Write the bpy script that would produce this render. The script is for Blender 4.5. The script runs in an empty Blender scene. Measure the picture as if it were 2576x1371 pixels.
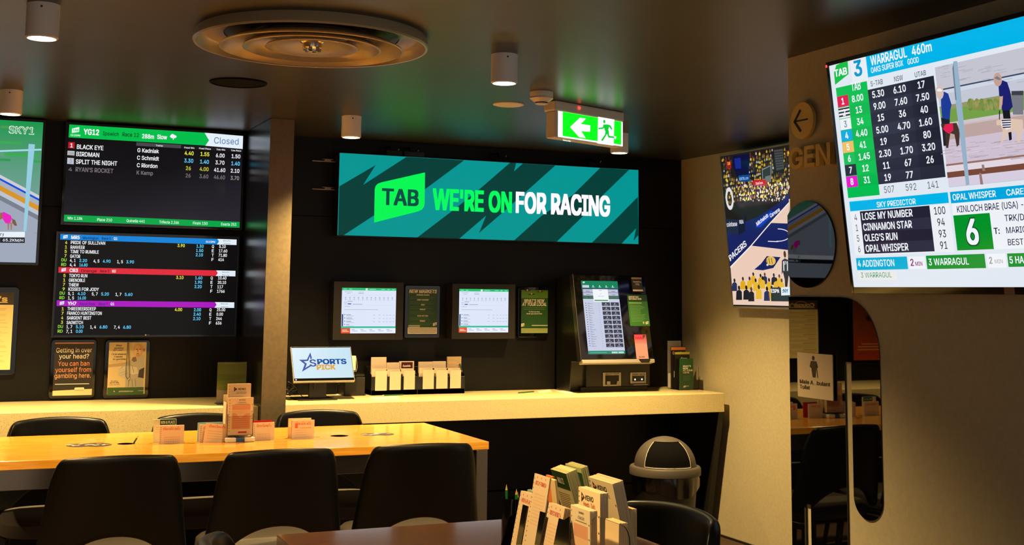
import bpy, bmesh, math, random
from mathutils import Vector, Matrix
random.seed(7)
C = bpy.context.scene
PI = math.pi
# ---------------------------------------------------------------- camera (fitted to the photograph)
FPX, CY = 3102.7366, 376.35
YAW, PITCH, ROLL = 0.414984313, 0.116203164, 0.0111680928
EYE = Vector((0, 0, 1.48))
fw = Vector((math.sin(YAW)*math.cos(PITCH), math.cos(YAW)*math.cos(PITCH), math.sin(PITCH)))
r0 = Vector((math.cos(YAW), -math.sin(YAW), 0)); u0 = r0.cross(fw)
rt = math.cos(ROLL)*r0 + math.sin(ROLL)*u0
up = -math.sin(ROLL)*r0 + math.cos(ROLL)*u0
cd = bpy.data.cameras.new('camera'); cam = bpy.data.objects.new('camera', cd); C.collection.objects.link(cam)
M = Matrix.Identity(4)
for i in range(3):
    M[i][0], M[i][1], M[i][2], M[i][3] = rt[i], up[i], -fw[i], EYE[i]
cam.matrix_world = M
cd.sensor_fit = 'HORIZONTAL'; cd.sensor_width = 36; cd.lens = FPX/2576*36
cd.shift_y = (CY-685.5)/2576; cd.clip_start = 0.05
C.camera = cam
# ---------------------------------------------------------------- world, exposure
C.view_settings.view_transform = 'Standard'; C.view_settings.look = 'None'
C.view_settings.gamma = 1; C.view_settings.exposure = 0.0; C.view_settings.use_curve_mapping = False
w = bpy.data.worlds.new('world'); C.world = w; w.use_nodes = True
w.node_tree.nodes['Background'].inputs[0].default_value = (1.0, .90, .80, 1)
w.node_tree.nodes['Background'].inputs[1].default_value = .65  # ambient fill added, entering where the rear wall is left out
LAMP_COL = (1.0, .68, .28); LAMP_W = 440.0; LAMP_EMIT = 14.0

# ---------------------------------------------------------------- helpers
def ray(x, y): return (x-1288)/FPX*rt - (y-CY)/FPX*up + fw
def on(ax, val, x, y):            # the point at photo pixel x, y that lies on the plane axis = val
    d = ray(x, y); return EYE + d*((val-EYE[ax])/d[ax])
def lin(c):
    return tuple((v/255/12.92 if v/255 <= .04045 else ((v/255+.055)/1.055)**2.4) for v in c[:3])
X, Y, Z = Vector((1,0,0)), Vector((0,1,0)), Vector((0,0,1)); D_ = Vector((0,-1,0))

MATS = {}
def mat(name, col=(200,200,200), rough=.5, metal=0, spec=.5, emit=0, emit_col=None, attr=False, attr_emit=0, alpha=None, coat=0, ior=1.5, trans=0):
    m = bpy.data.materials.new(name); m.use_nodes = True
    nt = m.node_tree; b = nt.nodes['Principled BSDF']
    b.inputs['Base Color'].default_value = (*lin(col), 1)
    b.inputs['Roughness'].default_value = rough; b.inputs['Metallic'].default_value = metal
    b.inputs['Specular IOR Level'].default_value = spec; b.inputs['IOR'].default_value = ior
    b.inputs['Coat Weight'].default_value = coat; b.inputs['Coat Roughness'].default_value = .08
    b.inputs['Transmission Weight'].default_value = trans
    if emit:
        b.inputs['Emission Color'].default_value = (*(emit_col or lin(col)), 1); b.inputs['Emission Strength'].default_value = emit
    if attr:
        a = nt.nodes.new('ShaderNodeAttribute'); a.attribute_name = 'Col'
        if attr_emit:
            nt.links.new(a.outputs['Color'], b.inputs['Emission Color']); b.inputs['Emission Strength'].default_value = attr_emit
        else: nt.links.new(a.outputs['Color'], b.inputs['Base Color'])
    MATS[name] = m; return m
def noise_mix(m, c1, c2, scale, stretch=(1,1,1), detail=4, lo=.4, hi=.6, bump=0, kind='noise'):
    nt = m.node_tree; b = nt.nodes['Principled BSDF']
    tc = nt.nodes.new('ShaderNodeTexCoord'); mp = nt.nodes.new('ShaderNodeMapping'); mp.inputs['Scale'].default_value = stretch
    nt.links.new(tc.outputs['Object'], mp.inputs['Vector'])
    if kind == 'voronoi':
        t = nt.nodes.new('ShaderNodeTexVoronoi'); out = t.outputs['Distance']
    else:
        t = nt.nodes.new('ShaderNodeTexNoise'); t.inputs['Detail'].default_value = detail; out = t.outputs['Fac']
    t.inputs['Scale'].default_value = scale
    nt.links.new(mp.outputs['Vector'], t.inputs['Vector'])
    r = nt.nodes.new('ShaderNodeValToRGB'); r.color_ramp.elements[0].position = lo; r.color_ramp.elements[1].position = hi
    r.color_ramp.elements[0].color = (*lin(c1), 1); r.color_ramp.elements[1].color = (*lin(c2), 1)
    nt.links.new(out, r.inputs['Fac'])
    nt.links.new(r.outputs['Color'], b.inputs['Base Color'])
    if bump:
        bp = nt.nodes.new('ShaderNodeBump'); bp.inputs['Strength'].default_value = bump; bp.inputs['Distance'].default_value = .002
        nt.links.new(out, bp.inputs['Height']); nt.links.new(bp.outputs['Normal'], b.inputs['Normal'])
    return m

noise_mix(mat('black_wall', rough=.45, spec=.25), (10,9,8), (13,12,10), 30)
noise_mix(mat('beige_wall', rough=.6, spec=.25), (192,181,148), (198,187,154), 60, bump=.08)
noise_mix(mat('column_paint', rough=.28, spec=.5), (96,86,66), (104,92,70), 40)
noise_mix(mat('ceiling_paint', rough=.36, spec=.5), (46,43,39), (51,48,43), 3)
noise_mix(mat('carpet', rough=.95, spec=.1), (60,48,40), (84,66,50), 180, bump=.6)
mat('skirting', (26,24,22), .5)
m = noise_mix(mat('oak', rough=.2, spec=.5, coat=.25), (196,132,34), (226,164,66), 5, (1.2, 22, 22), 8, .3, .72)
m = noise_mix(mat('walnut_laminate', rough=.13, spec=.5, coat=.5), (66,44,32), (92,60,42), 6, (3, 26, 26), 8, .3, .7)
m = noise_mix(mat('speckled_stone', rough=.3, spec=.5), (120,100,56), (222,206,150), 330, (1,1,1), 3, .31, .42)
mat('black_plastic', (18,18,18), .35)
mat('black_gloss_paint', (16,15,14), .26)
mat('black_gloss', (8,8,8), .06, spec=.6)
mat('black_acrylic', (4,4,5), .015, spec=.5, ior=1.75)
mat('dark_metal', (34,32,29), .4, .2)
mat('brown_black', (28,24,19), .5)
mat('steel', (150,142,128), .32, 1)
mat('chrome', (210,205,195), .18, 1)
mat('silver_trim', (168,160,148), .35, .3)
mat('vinyl', (3,3,3), .36, spec=.32)
mat('seat_fabric', (64,58,52), .8)
mat('black_leg', (20,19,18), .4)
mat('white_paint', (240,235,228), .55)
mat('diffuser_metal', (178,160,126), .3, .15)
mat('white_plastic', (222,212,192), .4)
mat('gold_sign', (240,206,112), .5, 0)
mat('clear_acrylic', (255,255,255), .02, ior=1.25, trans=1)
mat('bin_lid', (76,70,63), .5)
mat('matte_black', (5,5,5), .9, spec=.1)
mat('bin_body', (30,28,26), .45)
mat('bin_liner', (10,10,10), .2, spec=.6)
mat('lamp_disc', (255,240,205), emit=LAMP_EMIT, emit_col=(1.0,.86,.55))
mat('led_red', (255,20,20), emit=4, emit_col=(1,.03,.03))
mat('white_led', (255,255,255), emit=2.5, emit_col=(1,1,.85))
mat('print', rough=.4, attr=True)
mat('paper', rough=.85, spec=.2, attr=True)
mat('screen', (3,3,4), .1, spec=.22, attr=True, attr_emit=1.0)
mat('led_panel', (8,8,9), .6, spec=.2, attr=True, attr_emit=1.15)
mat('exit_panel', (8,8,9), .5, attr=True, attr_emit=1.6)
mat('scan_glow', (60,40,34), .5, attr=True, attr_emit=1.05)

# letter outlines of a plain sans-serif: code, advance, number of loops, then per loop the number of points and x, y in thousandths of the text size
OUTLINES = (
33,281,2,4,96,229,90,729,189,729,183,229,16,140,-6,116,-1,95,13,80,34,75,59,80,83,95,105,116,119,140,123,166,119,186,105,201,83,205,59,201,34,186,13,166,-1,
38,642,1,78,282,-10,215,-3,158,17,112,49,77,89,56,138,49,191,53,234,67,271,90,305,122,337,340,504,365,537,373,557,375,580,370,612,351,638,324,655,288,661,264,658,241,649,222,636,208,618,199,596,196,572,199,545,208,520,222,496,628,0,522,0,146,457,125,493,112,530,107,570,113,616,130,656,156,689,192,715,236,731,287,735,337,731,381,715,416,691,441,658,459,621,464,579,461,547,451,519,437,490,394,441,221,311,183,279,158,249,143,221,139,188,143,155,156,125,178,100,205,82,238,70,277,66,320,72,360,85,398,107,431,136,460,173,482,216,496,267,500,321,585,321,580,258,569,206,552,165,532,132,477,67,437,33,388,10,335,-4,
39,295,1,4,112,456,100,729,195,729,183,456,
40,391,1,24,128,297,132,378,145,464,163,550,189,632,219,708,254,772,338,772,304,695,274,613,249,530,231,449,221,370,216,297,221,231,229,165,246,96,269,23,300,-54,338,-138,254,-138,199,-30,159,79,136,188,
41,391,1,24,53,-138,92,-53,123,26,146,99,162,166,172,232,175,297,171,370,161,449,142,530,118,613,89,695,53,772,139,772,173,708,203,632,228,550,248,463,259,378,264,297,255,186,231,76,192,-32,139,-138,
42,649,1,18,288,320,295,474,163,390,128,451,267,523,128,595,163,658,295,573,288,729,358,729,353,573,483,658,519,595,381,523,519,451,483,390,353,474,358,320,
43,649,2,4,284,49,284,522,365,522,365,49,4,87,246,87,324,560,324,560,246,
44,269,1,4,54,-171,97,102,196,102,120,-171,
45,649,1,4,483,350,483,269,163,269,163,350,
46,269,1,16,136,-6,112,-1,90,13,76,34,72,59,76,85,90,105,112,119,136,125,162,119,183,105,198,85,202,59,198,34,183,13,162,-1,
47,357,1,4,337,764,102,-109,20,-109,255,764,
48,649,2,24,325,-10,249,1,186,34,136,89,99,162,76,255,69,364,76,473,99,566,136,641,186,694,249,728,325,739,400,728,463,694,513,641,550,566,573,473,580,364,573,255,550,162,514,89,463,34,400,1,24,325,72,374,80,416,106,449,148,473,206,487,278,493,364,487,450,473,523,449,580,416,623,374,649,325,659,275,649,234,623,201,580,176,523,162,450,156,364,162,278,176,206,201,148,234,106,275,80,
49,649,2,4,109,0,109,79,560,79,560,0,8,396,729,396,0,304,0,304,642,300,642,123,513,123,612,284,729,
50,649,1,41,92,0,92,67,374,368,428,437,446,469,456,499,459,532,454,569,441,600,420,625,391,643,358,655,321,659,281,655,246,641,219,621,199,592,186,559,182,519,95,519,102,580,123,633,159,678,205,711,261,732,322,739,384,732,439,712,483,679,517,638,539,589,546,533,542,494,532,456,512,416,482,371,439,320,219,86,219,82,557,82,557,0,
51,649,1,47,312,-10,248,-4,191,14,140,43,100,82,75,130,63,189,156,189,165,153,181,125,206,102,236,85,274,75,314,72,355,76,394,87,426,106,451,133,466,166,471,208,467,246,453,281,428,311,394,335,347,350,288,355,225,355,225,428,413,642,413,648,100,648,100,729,533,729,533,661,302,398,302,414,378,413,441,396,493,363,532,318,555,267,563,208,555,148,530,95,493,52,443,17,381,-3,
52,649,2,8,57,150,57,226,354,729,446,729,156,238,156,234,592,234,592,150,4,404,0,404,456,492,456,492,0,
53,649,1,54,317,-10,255,-3,201,16,155,46,119,86,95,133,86,186,175,186,182,155,198,128,221,105,248,86,281,75,317,72,358,76,396,92,427,118,450,149,464,188,470,232,464,277,450,317,426,350,394,375,355,391,312,397,275,394,239,384,208,370,183,353,96,363,138,729,525,729,525,648,216,648,192,431,195,431,222,451,255,466,291,474,328,479,377,473,421,460,460,439,494,408,522,373,543,331,556,285,560,234,552,168,529,109,492,59,443,21,384,-1,
54,649,2,32,324,-10,261,-1,203,21,156,57,120,106,99,165,92,232,97,285,115,343,146,408,196,487,361,729,461,729,216,374,208,374,221,394,236,413,257,428,281,440,307,447,337,450,398,443,453,423,496,388,530,344,550,288,557,225,550,161,527,105,492,56,444,20,388,-3,24,324,69,364,75,400,90,428,113,450,145,464,183,469,225,464,268,450,305,428,337,400,360,364,375,324,380,284,375,249,361,219,337,198,307,183,269,179,226,183,183,198,146,219,113,249,90,284,75,
55,649,1,8,139,0,463,642,463,648,89,648,89,729,560,729,560,643,236,0,
56,649,3,46,324,-10,255,-3,195,16,145,47,106,89,82,138,75,193,79,238,93,279,116,315,145,345,179,367,219,380,219,383,171,404,133,441,109,490,100,545,107,598,129,645,163,684,209,714,264,732,324,739,385,732,439,714,483,684,517,645,540,598,547,545,539,490,514,441,477,404,430,383,430,380,469,367,503,345,533,315,555,279,569,238,575,193,566,138,542,89,504,47,454,16,394,-3,24,324,70,370,75,408,86,440,106,463,130,477,162,483,199,477,236,461,271,437,298,406,320,367,332,324,337,281,332,242,320,211,298,186,271,171,236,165,199,171,162,185,130,208,106,239,86,279,75,24,324,416,361,418,393,430,420,449,440,473,453,503,457,539,453,572,441,602,421,626,394,643,361,655,324,659,287,655,254,643,228,626,208,602,195,572,191,539,195,503,208,473,228,449,255,430,288,418,
57,649,2,32,324,739,388,731,444,708,492,671,527,622,550,563,557,497,552,443,535,387,502,321,451,241,287,0,186,0,431,355,440,355,428,335,411,317,391,301,368,289,341,281,312,279,251,285,196,307,152,340,119,385,97,440,92,504,99,569,122,625,158,672,205,708,261,731,24,324,659,285,655,249,639,221,615,198,583,185,546,179,504,185,461,198,423,221,393,249,368,285,354,324,348,364,354,400,368,428,391,450,423,464,460,469,502,464,546,450,583,428,615,400,639,364,655,
58,269,2,16,136,-6,112,-1,90,13,76,34,72,59,76,85,90,105,112,119,136,125,162,119,183,105,198,85,202,59,198,34,183,13,162,-1,16,136,388,112,393,90,407,76,428,72,453,76,479,90,500,112,514,136,519,162,514,183,500,198,479,202,453,198,428,183,407,162,393,
63,513,2,44,189,218,192,287,202,330,219,361,241,385,268,407,300,427,330,450,354,479,370,512,375,550,371,582,358,609,340,632,315,648,287,658,255,662,225,658,196,649,172,632,152,609,138,579,132,542,39,542,47,599,70,648,105,686,148,715,198,732,255,739,314,732,365,714,407,685,439,646,457,599,464,547,457,493,439,446,407,407,314,337,297,317,287,294,279,265,278,218,16,235,-6,209,-1,188,13,173,34,169,59,173,83,188,105,209,119,235,123,259,119,281,105,295,83,300,59,295,34,281,13,259,-1,
64,969,2,102,509,-193,407,-186,317,-163,239,-126,175,-76,125,-11,87,66,64,156,57,257,66,355,87,443,125,520,176,585,239,636,315,674,403,696,500,705,595,696,676,672,748,633,805,583,851,525,884,457,904,384,910,308,909,255,904,203,896,153,881,109,858,70,830,40,790,21,741,16,712,17,682,24,655,34,632,52,615,72,606,97,602,97,585,69,556,43,517,24,467,19,408,26,360,50,321,89,292,138,275,196,269,261,277,324,297,380,327,426,368,461,417,484,473,492,516,487,552,474,579,457,596,439,600,439,600,480,679,480,679,158,682,130,695,106,715,90,742,85,774,90,798,109,814,139,825,182,831,238,833,308,827,371,813,431,785,486,749,535,702,576,645,608,576,628,497,633,418,628,347,608,285,576,235,533,193,479,165,414,146,338,140,255,146,171,165,95,193,30,236,-24,288,-66,353,-97,427,-116,512,-122,552,-120,701,-85,722,-153,589,-188,24,471,93,514,97,547,112,573,136,590,169,600,212,605,265,600,317,589,357,572,385,546,404,513,414,474,418,437,413,406,397,380,373,361,343,350,305,347,265,350,221,360,179,375,145,400,116,431,99,
65,688,2,8,23,0,288,729,396,729,664,0,566,0,332,685,351,685,122,0,4,158,203,158,285,530,285,530,203,
66,653,3,28,86,0,86,729,345,729,414,722,471,704,514,672,546,633,565,588,570,536,566,493,555,459,535,431,510,410,482,394,451,383,451,375,486,368,520,351,552,325,576,291,593,248,599,195,592,143,573,96,540,56,493,26,431,6,354,0,13,179,82,351,82,424,90,473,115,500,150,509,196,504,231,490,264,469,291,439,312,400,327,355,331,179,331,13,179,408,341,408,380,413,413,424,441,443,463,467,477,499,482,533,473,578,449,615,406,639,344,648,179,648,
67,731,1,58,383,-10,294,1,215,36,149,90,100,165,69,257,57,364,69,471,100,563,149,638,215,694,294,728,383,739,437,735,487,722,535,702,576,675,612,641,642,599,664,552,678,499,585,499,575,535,557,566,537,592,512,613,483,631,451,643,418,651,383,653,320,645,264,619,215,578,179,522,156,450,148,364,156,278,179,208,216,150,264,109,320,85,383,76,418,79,451,86,483,99,512,116,537,138,557,163,575,195,585,229,678,229,664,178,642,130,613,89,576,54,535,27,489,7,437,-6,
68,719,2,30,314,0,138,0,138,82,308,82,390,90,456,116,507,158,543,214,565,284,572,365,565,447,543,517,507,572,459,613,394,639,317,648,133,648,133,729,322,729,421,718,506,685,572,632,621,560,652,471,662,365,652,259,621,171,570,97,503,44,417,11,4,179,729,179,0,86,0,86,729,
69,600,1,12,86,0,86,729,533,729,533,648,179,648,179,410,509,410,509,328,179,328,179,82,537,82,537,0,
70,588,1,10,86,0,86,729,529,729,529,648,179,648,179,398,496,398,496,317,179,317,179,0,
71,745,1,58,385,-10,294,1,214,36,149,92,99,166,67,257,57,364,67,471,99,563,148,638,214,694,291,728,380,739,436,735,487,722,536,701,578,672,615,638,643,596,666,550,679,500,585,500,572,533,555,563,535,589,510,612,483,629,451,642,417,651,380,653,318,645,262,619,215,579,179,522,156,450,148,364,156,278,179,208,216,150,264,109,321,85,385,76,443,82,494,102,536,133,567,176,588,229,595,289,622,285,406,285,406,367,685,367,685,287,675,202,646,130,600,72,540,27,467,0,
72,741,1,12,86,0,86,729,179,729,179,414,562,414,562,729,655,729,655,0,562,0,562,332,179,332,179,0,
73,430,1,12,44,0,44,82,169,82,169,648,44,648,44,729,385,729,385,648,262,648,262,82,385,82,385,0,
74,567,1,22,265,-10,178,4,107,47,63,116,47,208,47,248,140,248,140,208,149,149,175,106,214,80,265,72,315,80,355,106,381,149,390,208,390,729,482,729,482,208,467,116,421,47,353,4,
75,669,3,6,149,208,149,310,522,729,642,729,331,396,327,396,4,86,0,86,729,179,729,179,0,4,533,0,269,371,327,443,643,0,
76,563,1,6,86,0,86,729,179,729,179,82,517,82,517,0,
77,900,1,16,86,0,86,729,218,729,461,70,440,70,682,729,814,729,814,0,722,0,727,655,735,655,490,0,410,0,161,655,171,655,175,0,
78,749,1,12,86,0,86,729,195,729,593,79,580,77,572,729,664,729,664,0,555,0,155,648,171,651,179,0,
79,764,2,24,383,-10,294,1,215,36,150,90,100,165,69,257,57,364,69,471,100,563,150,638,215,694,294,728,383,739,471,728,550,694,615,638,665,563,696,471,707,364,696,257,665,165,615,90,550,36,471,1,24,383,76,444,85,500,109,549,150,585,206,609,278,616,364,609,450,585,523,549,579,500,621,444,645,383,653,320,645,264,621,216,579,179,522,156,450,148,364,156,278,179,206,216,150,264,109,320,85,
80,638,1,32,86,0,86,729,337,729,414,721,476,698,525,662,559,616,579,560,586,499,579,436,559,380,525,334,476,297,414,274,337,267,156,267,156,347,334,347,385,353,426,367,456,390,477,421,490,457,493,499,490,539,477,576,456,606,426,629,384,643,332,648,179,648,179,0,
81,764,3,4,351,228,449,228,671,-69,575,-69,24,383,-10,294,1,215,36,150,90,100,165,69,257,57,364,69,471,100,563,150,638,215,694,294,728,383,739,471,728,550,694,615,638,665,563,696,471,707,364,696,257,665,165,615,90,550,36,471,1,24,383,76,444,85,500,109,549,150,585,206,609,278,616,364,609,450,585,523,549,579,500,621,444,645,383,653,320,645,264,621,216,579,179,522,156,450,148,364,156,278,179,206,216,150,264,109,320,85,
82,643,2,32,86,0,86,729,338,729,416,722,477,701,526,666,559,621,580,566,586,504,580,443,559,388,526,344,477,311,414,291,338,284,138,284,138,365,335,365,385,370,427,383,457,403,479,430,490,464,494,504,490,545,479,580,457,609,427,631,385,643,334,648,179,648,179,0,4,506,0,330,328,434,328,613,0,
83,641,1,68,321,-13,246,-6,183,13,130,44,92,86,66,138,54,196,149,196,158,158,176,126,203,102,238,85,278,75,321,70,368,75,410,86,446,106,471,132,489,163,496,199,490,231,476,257,453,277,424,294,264,343,183,373,123,414,86,467,75,533,83,592,107,642,146,682,198,714,258,732,325,739,394,732,453,714,503,682,540,643,565,595,575,542,483,542,467,590,433,626,383,649,322,658,278,653,239,642,208,623,185,599,169,570,165,539,171,504,188,479,212,457,242,441,447,378,482,361,514,341,543,315,566,284,580,245,585,199,578,142,553,92,516,49,463,16,398,-6,
84,643,1,8,46,648,46,729,598,729,598,648,368,648,368,0,277,0,277,648,
85,741,1,30,371,-11,291,-3,221,21,163,62,122,115,95,178,86,248,86,729,178,729,178,255,183,206,202,162,229,125,268,97,315,80,371,75,427,80,474,97,512,125,540,162,557,206,563,255,563,729,655,729,655,248,646,178,621,115,578,62,520,21,451,-3,
86,688,1,8,292,0,23,729,120,729,355,44,337,44,566,729,664,729,398,0,
87,983,1,17,222,0,23,729,118,729,244,245,282,57,271,57,439,729,545,729,712,57,699,57,864,729,960,729,760,0,652,0,482,681,502,681,330,0,
88,679,1,16,26,0,311,407,311,338,42,729,149,729,348,418,332,418,536,729,639,729,371,343,371,411,653,0,547,0,330,331,350,331,130,0,
89,676,1,12,291,0,291,298,23,729,130,729,338,378,358,330,321,330,340,380,546,729,652,729,384,298,384,0,
90,628,1,12,60,0,60,66,489,682,499,651,57,648,57,729,569,729,569,662,139,47,129,77,572,82,572,0,
97,557,2,52,229,-13,181,-7,135,7,97,32,69,64,50,105,43,155,49,198,62,231,83,257,112,277,143,291,179,302,361,330,380,337,391,348,391,400,383,426,367,446,344,461,315,471,281,474,245,471,214,461,189,449,169,431,153,413,143,393,59,417,82,461,113,496,149,522,191,537,234,547,278,550,308,549,343,543,377,533,410,516,439,492,461,459,477,416,483,360,483,0,397,0,397,75,390,75,378,54,361,36,338,17,308,1,272,-9,19,244,64,289,70,327,85,355,106,377,133,390,165,396,198,396,272,387,267,192,228,168,215,148,199,136,178,132,150,135,125,146,103,163,87,186,75,214,67,
98,608,2,29,328,-11,284,-7,246,6,219,24,198,44,169,85,161,85,161,0,76,0,76,729,163,729,163,457,169,457,196,496,218,516,245,535,282,546,328,550,393,542,449,517,494,476,530,420,552,351,559,271,552,191,530,120,496,64,449,23,393,-3,24,315,67,363,73,400,95,431,126,453,168,466,216,470,271,466,325,453,374,431,416,401,446,363,466,315,473,269,466,231,447,201,417,179,377,166,328,162,271,166,215,179,165,201,123,232,93,269,73,
99,567,1,57,297,-11,228,-3,168,23,118,66,80,122,57,191,49,268,57,348,80,417,118,473,168,516,228,542,297,550,335,549,373,540,407,527,437,510,464,489,487,461,506,431,519,397,434,375,427,396,403,431,387,446,368,457,347,466,324,471,297,473,248,466,208,444,178,411,155,370,142,321,138,268,142,216,155,168,178,128,208,95,248,73,297,66,324,69,348,75,370,83,388,95,404,109,418,128,428,146,436,168,520,146,507,112,489,80,466,53,439,30,408,13,374,-1,337,-9,
100,608,2,29,279,-11,216,-3,159,23,113,64,79,120,56,191,49,271,56,351,79,420,113,476,161,517,216,542,281,550,327,546,363,535,390,516,411,496,439,457,446,457,446,729,533,729,533,0,449,0,449,85,440,85,411,44,390,24,361,6,325,-7,24,294,67,338,73,377,93,407,123,428,165,443,215,447,271,443,328,430,377,407,417,377,447,340,466,294,473,246,466,208,446,178,416,155,374,142,325,138,271,142,216,156,168,178,126,208,95,246,73,
101,579,1,57,304,-11,231,-3,168,23,118,66,80,122,57,189,49,268,56,347,79,416,116,471,165,514,225,542,294,550,338,547,381,536,421,517,457,489,489,451,512,404,527,347,532,278,532,242,107,242,107,317,484,317,444,289,440,340,427,385,406,421,377,450,340,467,294,473,248,467,209,449,179,421,156,387,142,345,138,302,138,255,143,199,158,152,183,115,216,87,257,72,304,66,335,69,364,76,388,87,408,105,426,126,439,150,523,130,506,90,480,56,446,27,406,6,357,-7,
102,364,2,4,327,543,327,469,9,469,9,543,16,116,0,116,619,120,661,138,696,162,724,193,744,231,755,268,760,348,747,325,671,279,679,245,674,221,659,208,635,203,600,203,0,
103,609,2,50,297,-216,241,-212,192,-201,150,-182,118,-158,92,-130,73,-99,145,-59,175,-95,195,-112,221,-126,255,-136,297,-139,357,-132,404,-107,436,-67,446,-9,446,97,439,97,411,59,390,40,361,23,325,11,279,7,218,14,162,39,115,76,79,129,56,195,49,274,56,353,79,420,115,476,161,517,218,542,281,550,327,547,363,535,391,516,413,496,441,457,449,457,449,543,533,543,533,-13,526,-77,502,-129,464,-168,417,-195,360,-211,24,294,85,340,90,378,107,408,136,430,173,443,221,447,277,443,331,430,378,408,417,378,447,340,466,294,473,246,466,208,447,178,416,156,375,142,328,138,277,142,222,156,176,178,138,208,109,246,90,
104,588,1,29,163,325,163,0,76,0,76,729,163,729,163,411,146,411,178,476,218,519,268,543,325,550,378,545,423,529,460,500,489,460,506,408,512,344,512,0,424,0,424,337,416,394,391,436,353,463,301,471,264,467,231,454,202,434,181,406,168,368,
105,239,2,4,76,0,76,543,163,543,163,0,16,120,635,96,639,77,652,63,671,59,692,63,715,77,734,96,747,120,751,143,747,163,734,176,715,181,692,176,671,163,652,143,639,
106,239,2,16,76,543,163,543,163,-43,159,-90,146,-129,123,-162,93,-185,53,-199,6,-205,-14,-205,-14,-125,3,-125,36,-119,57,-103,72,-77,76,-42,16,119,635,96,639,76,652,63,671,59,692,63,715,76,734,96,747,119,751,143,747,163,734,176,715,181,692,176,671,163,652,143,639,
107,546,3,7,158,196,158,304,173,304,407,543,516,543,264,285,254,285,4,76,0,76,729,163,729,163,0,4,421,0,212,267,274,328,533,0,
108,271,1,12,199,-3,145,4,106,29,83,67,76,120,76,729,163,729,165,110,172,89,186,77,244,77,259,4,
109,874,1,55,76,0,76,543,161,543,161,423,155,423,169,463,189,496,216,520,246,539,279,550,314,553,368,545,411,517,443,474,460,423,447,423,461,460,483,492,512,517,546,537,583,549,626,553,671,549,712,533,748,507,775,470,792,424,798,365,798,0,711,0,711,364,702,414,678,449,641,467,600,473,566,470,536,459,513,440,494,416,484,387,480,354,480,0,393,0,393,373,385,413,363,446,328,467,285,473,255,470,226,459,201,440,181,414,168,381,163,341,163,0,
110,588,1,29,163,325,163,0,76,0,76,543,161,543,161,411,146,411,178,476,218,519,268,543,325,550,378,545,423,529,460,500,489,460,506,408,512,344,512,0,424,0,424,337,416,394,391,436,353,463,301,471,264,467,231,454,202,434,181,406,168,368,
111,595,2,24,297,-11,228,-3,168,23,118,66,80,122,57,191,49,268,57,348,80,417,118,473,168,516,228,542,297,550,367,542,428,516,477,473,514,417,539,348,546,268,539,191,514,122,477,66,428,23,367,-3,24,297,66,347,73,387,95,418,128,440,168,453,216,457,268,453,321,440,370,418,411,387,444,347,466,297,473,248,466,208,444,178,411,155,370,142,321,138,268,142,216,155,168,178,128,208,95,248,73,
112,608,2,29,76,-205,76,543,161,543,161,457,169,457,196,496,218,516,245,535,282,546,328,550,393,542,449,517,494,476,530,420,552,351,559,271,552,191,530,120,496,64,449,23,393,-3,328,-11,284,-7,248,6,219,24,198,44,169,85,163,85,163,-205,24,315,67,363,73,400,95,431,126,453,168,466,216,470,271,466,325,453,374,431,416,401,446,363,466,315,473,269,466,231,447,201,417,179,377,166,328,162,271,166,215,179,165,201,123,232,93,269,73,
113,608,2,29,533,-205,446,-205,446,85,439,85,411,44,390,24,361,6,325,-7,279,-11,216,-3,159,23,113,64,79,120,56,191,49,271,56,351,79,420,113,476,161,517,216,542,281,550,327,546,363,535,390,516,411,496,440,457,449,457,449,543,533,543,24,294,67,338,73,377,93,407,123,428,165,443,215,447,271,443,328,430,377,407,417,377,447,340,466,294,473,246,466,208,446,178,416,155,374,142,325,138,271,142,216,156,168,178,126,208,95,246,73,
114,371,1,18,76,0,76,543,161,543,161,460,165,460,186,497,218,526,259,545,348,550,348,461,297,467,261,463,228,451,201,431,181,407,168,375,163,340,163,0,
115,523,1,60,261,-11,208,-7,161,4,120,26,89,54,64,90,52,135,135,153,150,113,178,86,215,70,259,64,311,72,350,89,375,116,384,148,380,173,364,195,340,211,304,222,214,244,149,267,103,298,76,340,67,393,73,437,93,476,125,507,165,530,214,546,268,550,320,546,364,533,400,513,428,486,450,453,464,416,384,397,370,427,348,453,314,470,268,477,224,471,188,454,163,428,156,397,161,370,178,348,206,332,246,320,328,300,394,278,439,245,466,203,474,153,467,107,447,67,416,34,373,9,320,-7,
116,325,2,4,292,543,292,469,9,469,9,543,13,93,675,181,675,181,140,183,109,195,87,215,76,289,77,305,3,241,-6,179,3,132,30,103,75,93,133,
117,588,1,29,261,-7,209,-1,165,16,128,44,99,85,82,136,76,199,76,543,163,543,163,206,171,150,196,107,235,80,287,72,324,76,357,89,384,110,406,139,420,175,424,219,424,543,512,543,512,0,427,0,427,132,440,132,410,67,368,24,318,0,
118,557,1,9,234,0,24,543,120,543,295,30,264,30,321,222,437,543,532,543,324,0,
119,813,1,19,198,0,33,543,125,543,251,59,236,59,361,543,453,543,519,307,547,195,576,59,560,59,688,543,781,543,615,0,527,0,426,361,397,484,417,484,285,0,
120,543,1,18,30,0,245,312,245,245,42,543,143,543,297,295,251,295,272,328,310,400,404,543,504,543,300,242,300,307,513,0,411,0,248,261,294,261,130,0,
121,557,1,22,67,-199,87,-123,126,-129,149,-128,169,-120,186,-106,202,-83,216,-52,234,-1,24,543,120,543,295,30,264,30,437,543,532,543,292,-83,274,-122,254,-153,228,-178,199,-195,168,-205,110,-208,
122,545,1,12,60,0,60,66,364,459,364,463,69,463,69,543,477,543,477,474,181,86,181,80,486,80,486,0,
)
GLYPHS = {}
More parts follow.
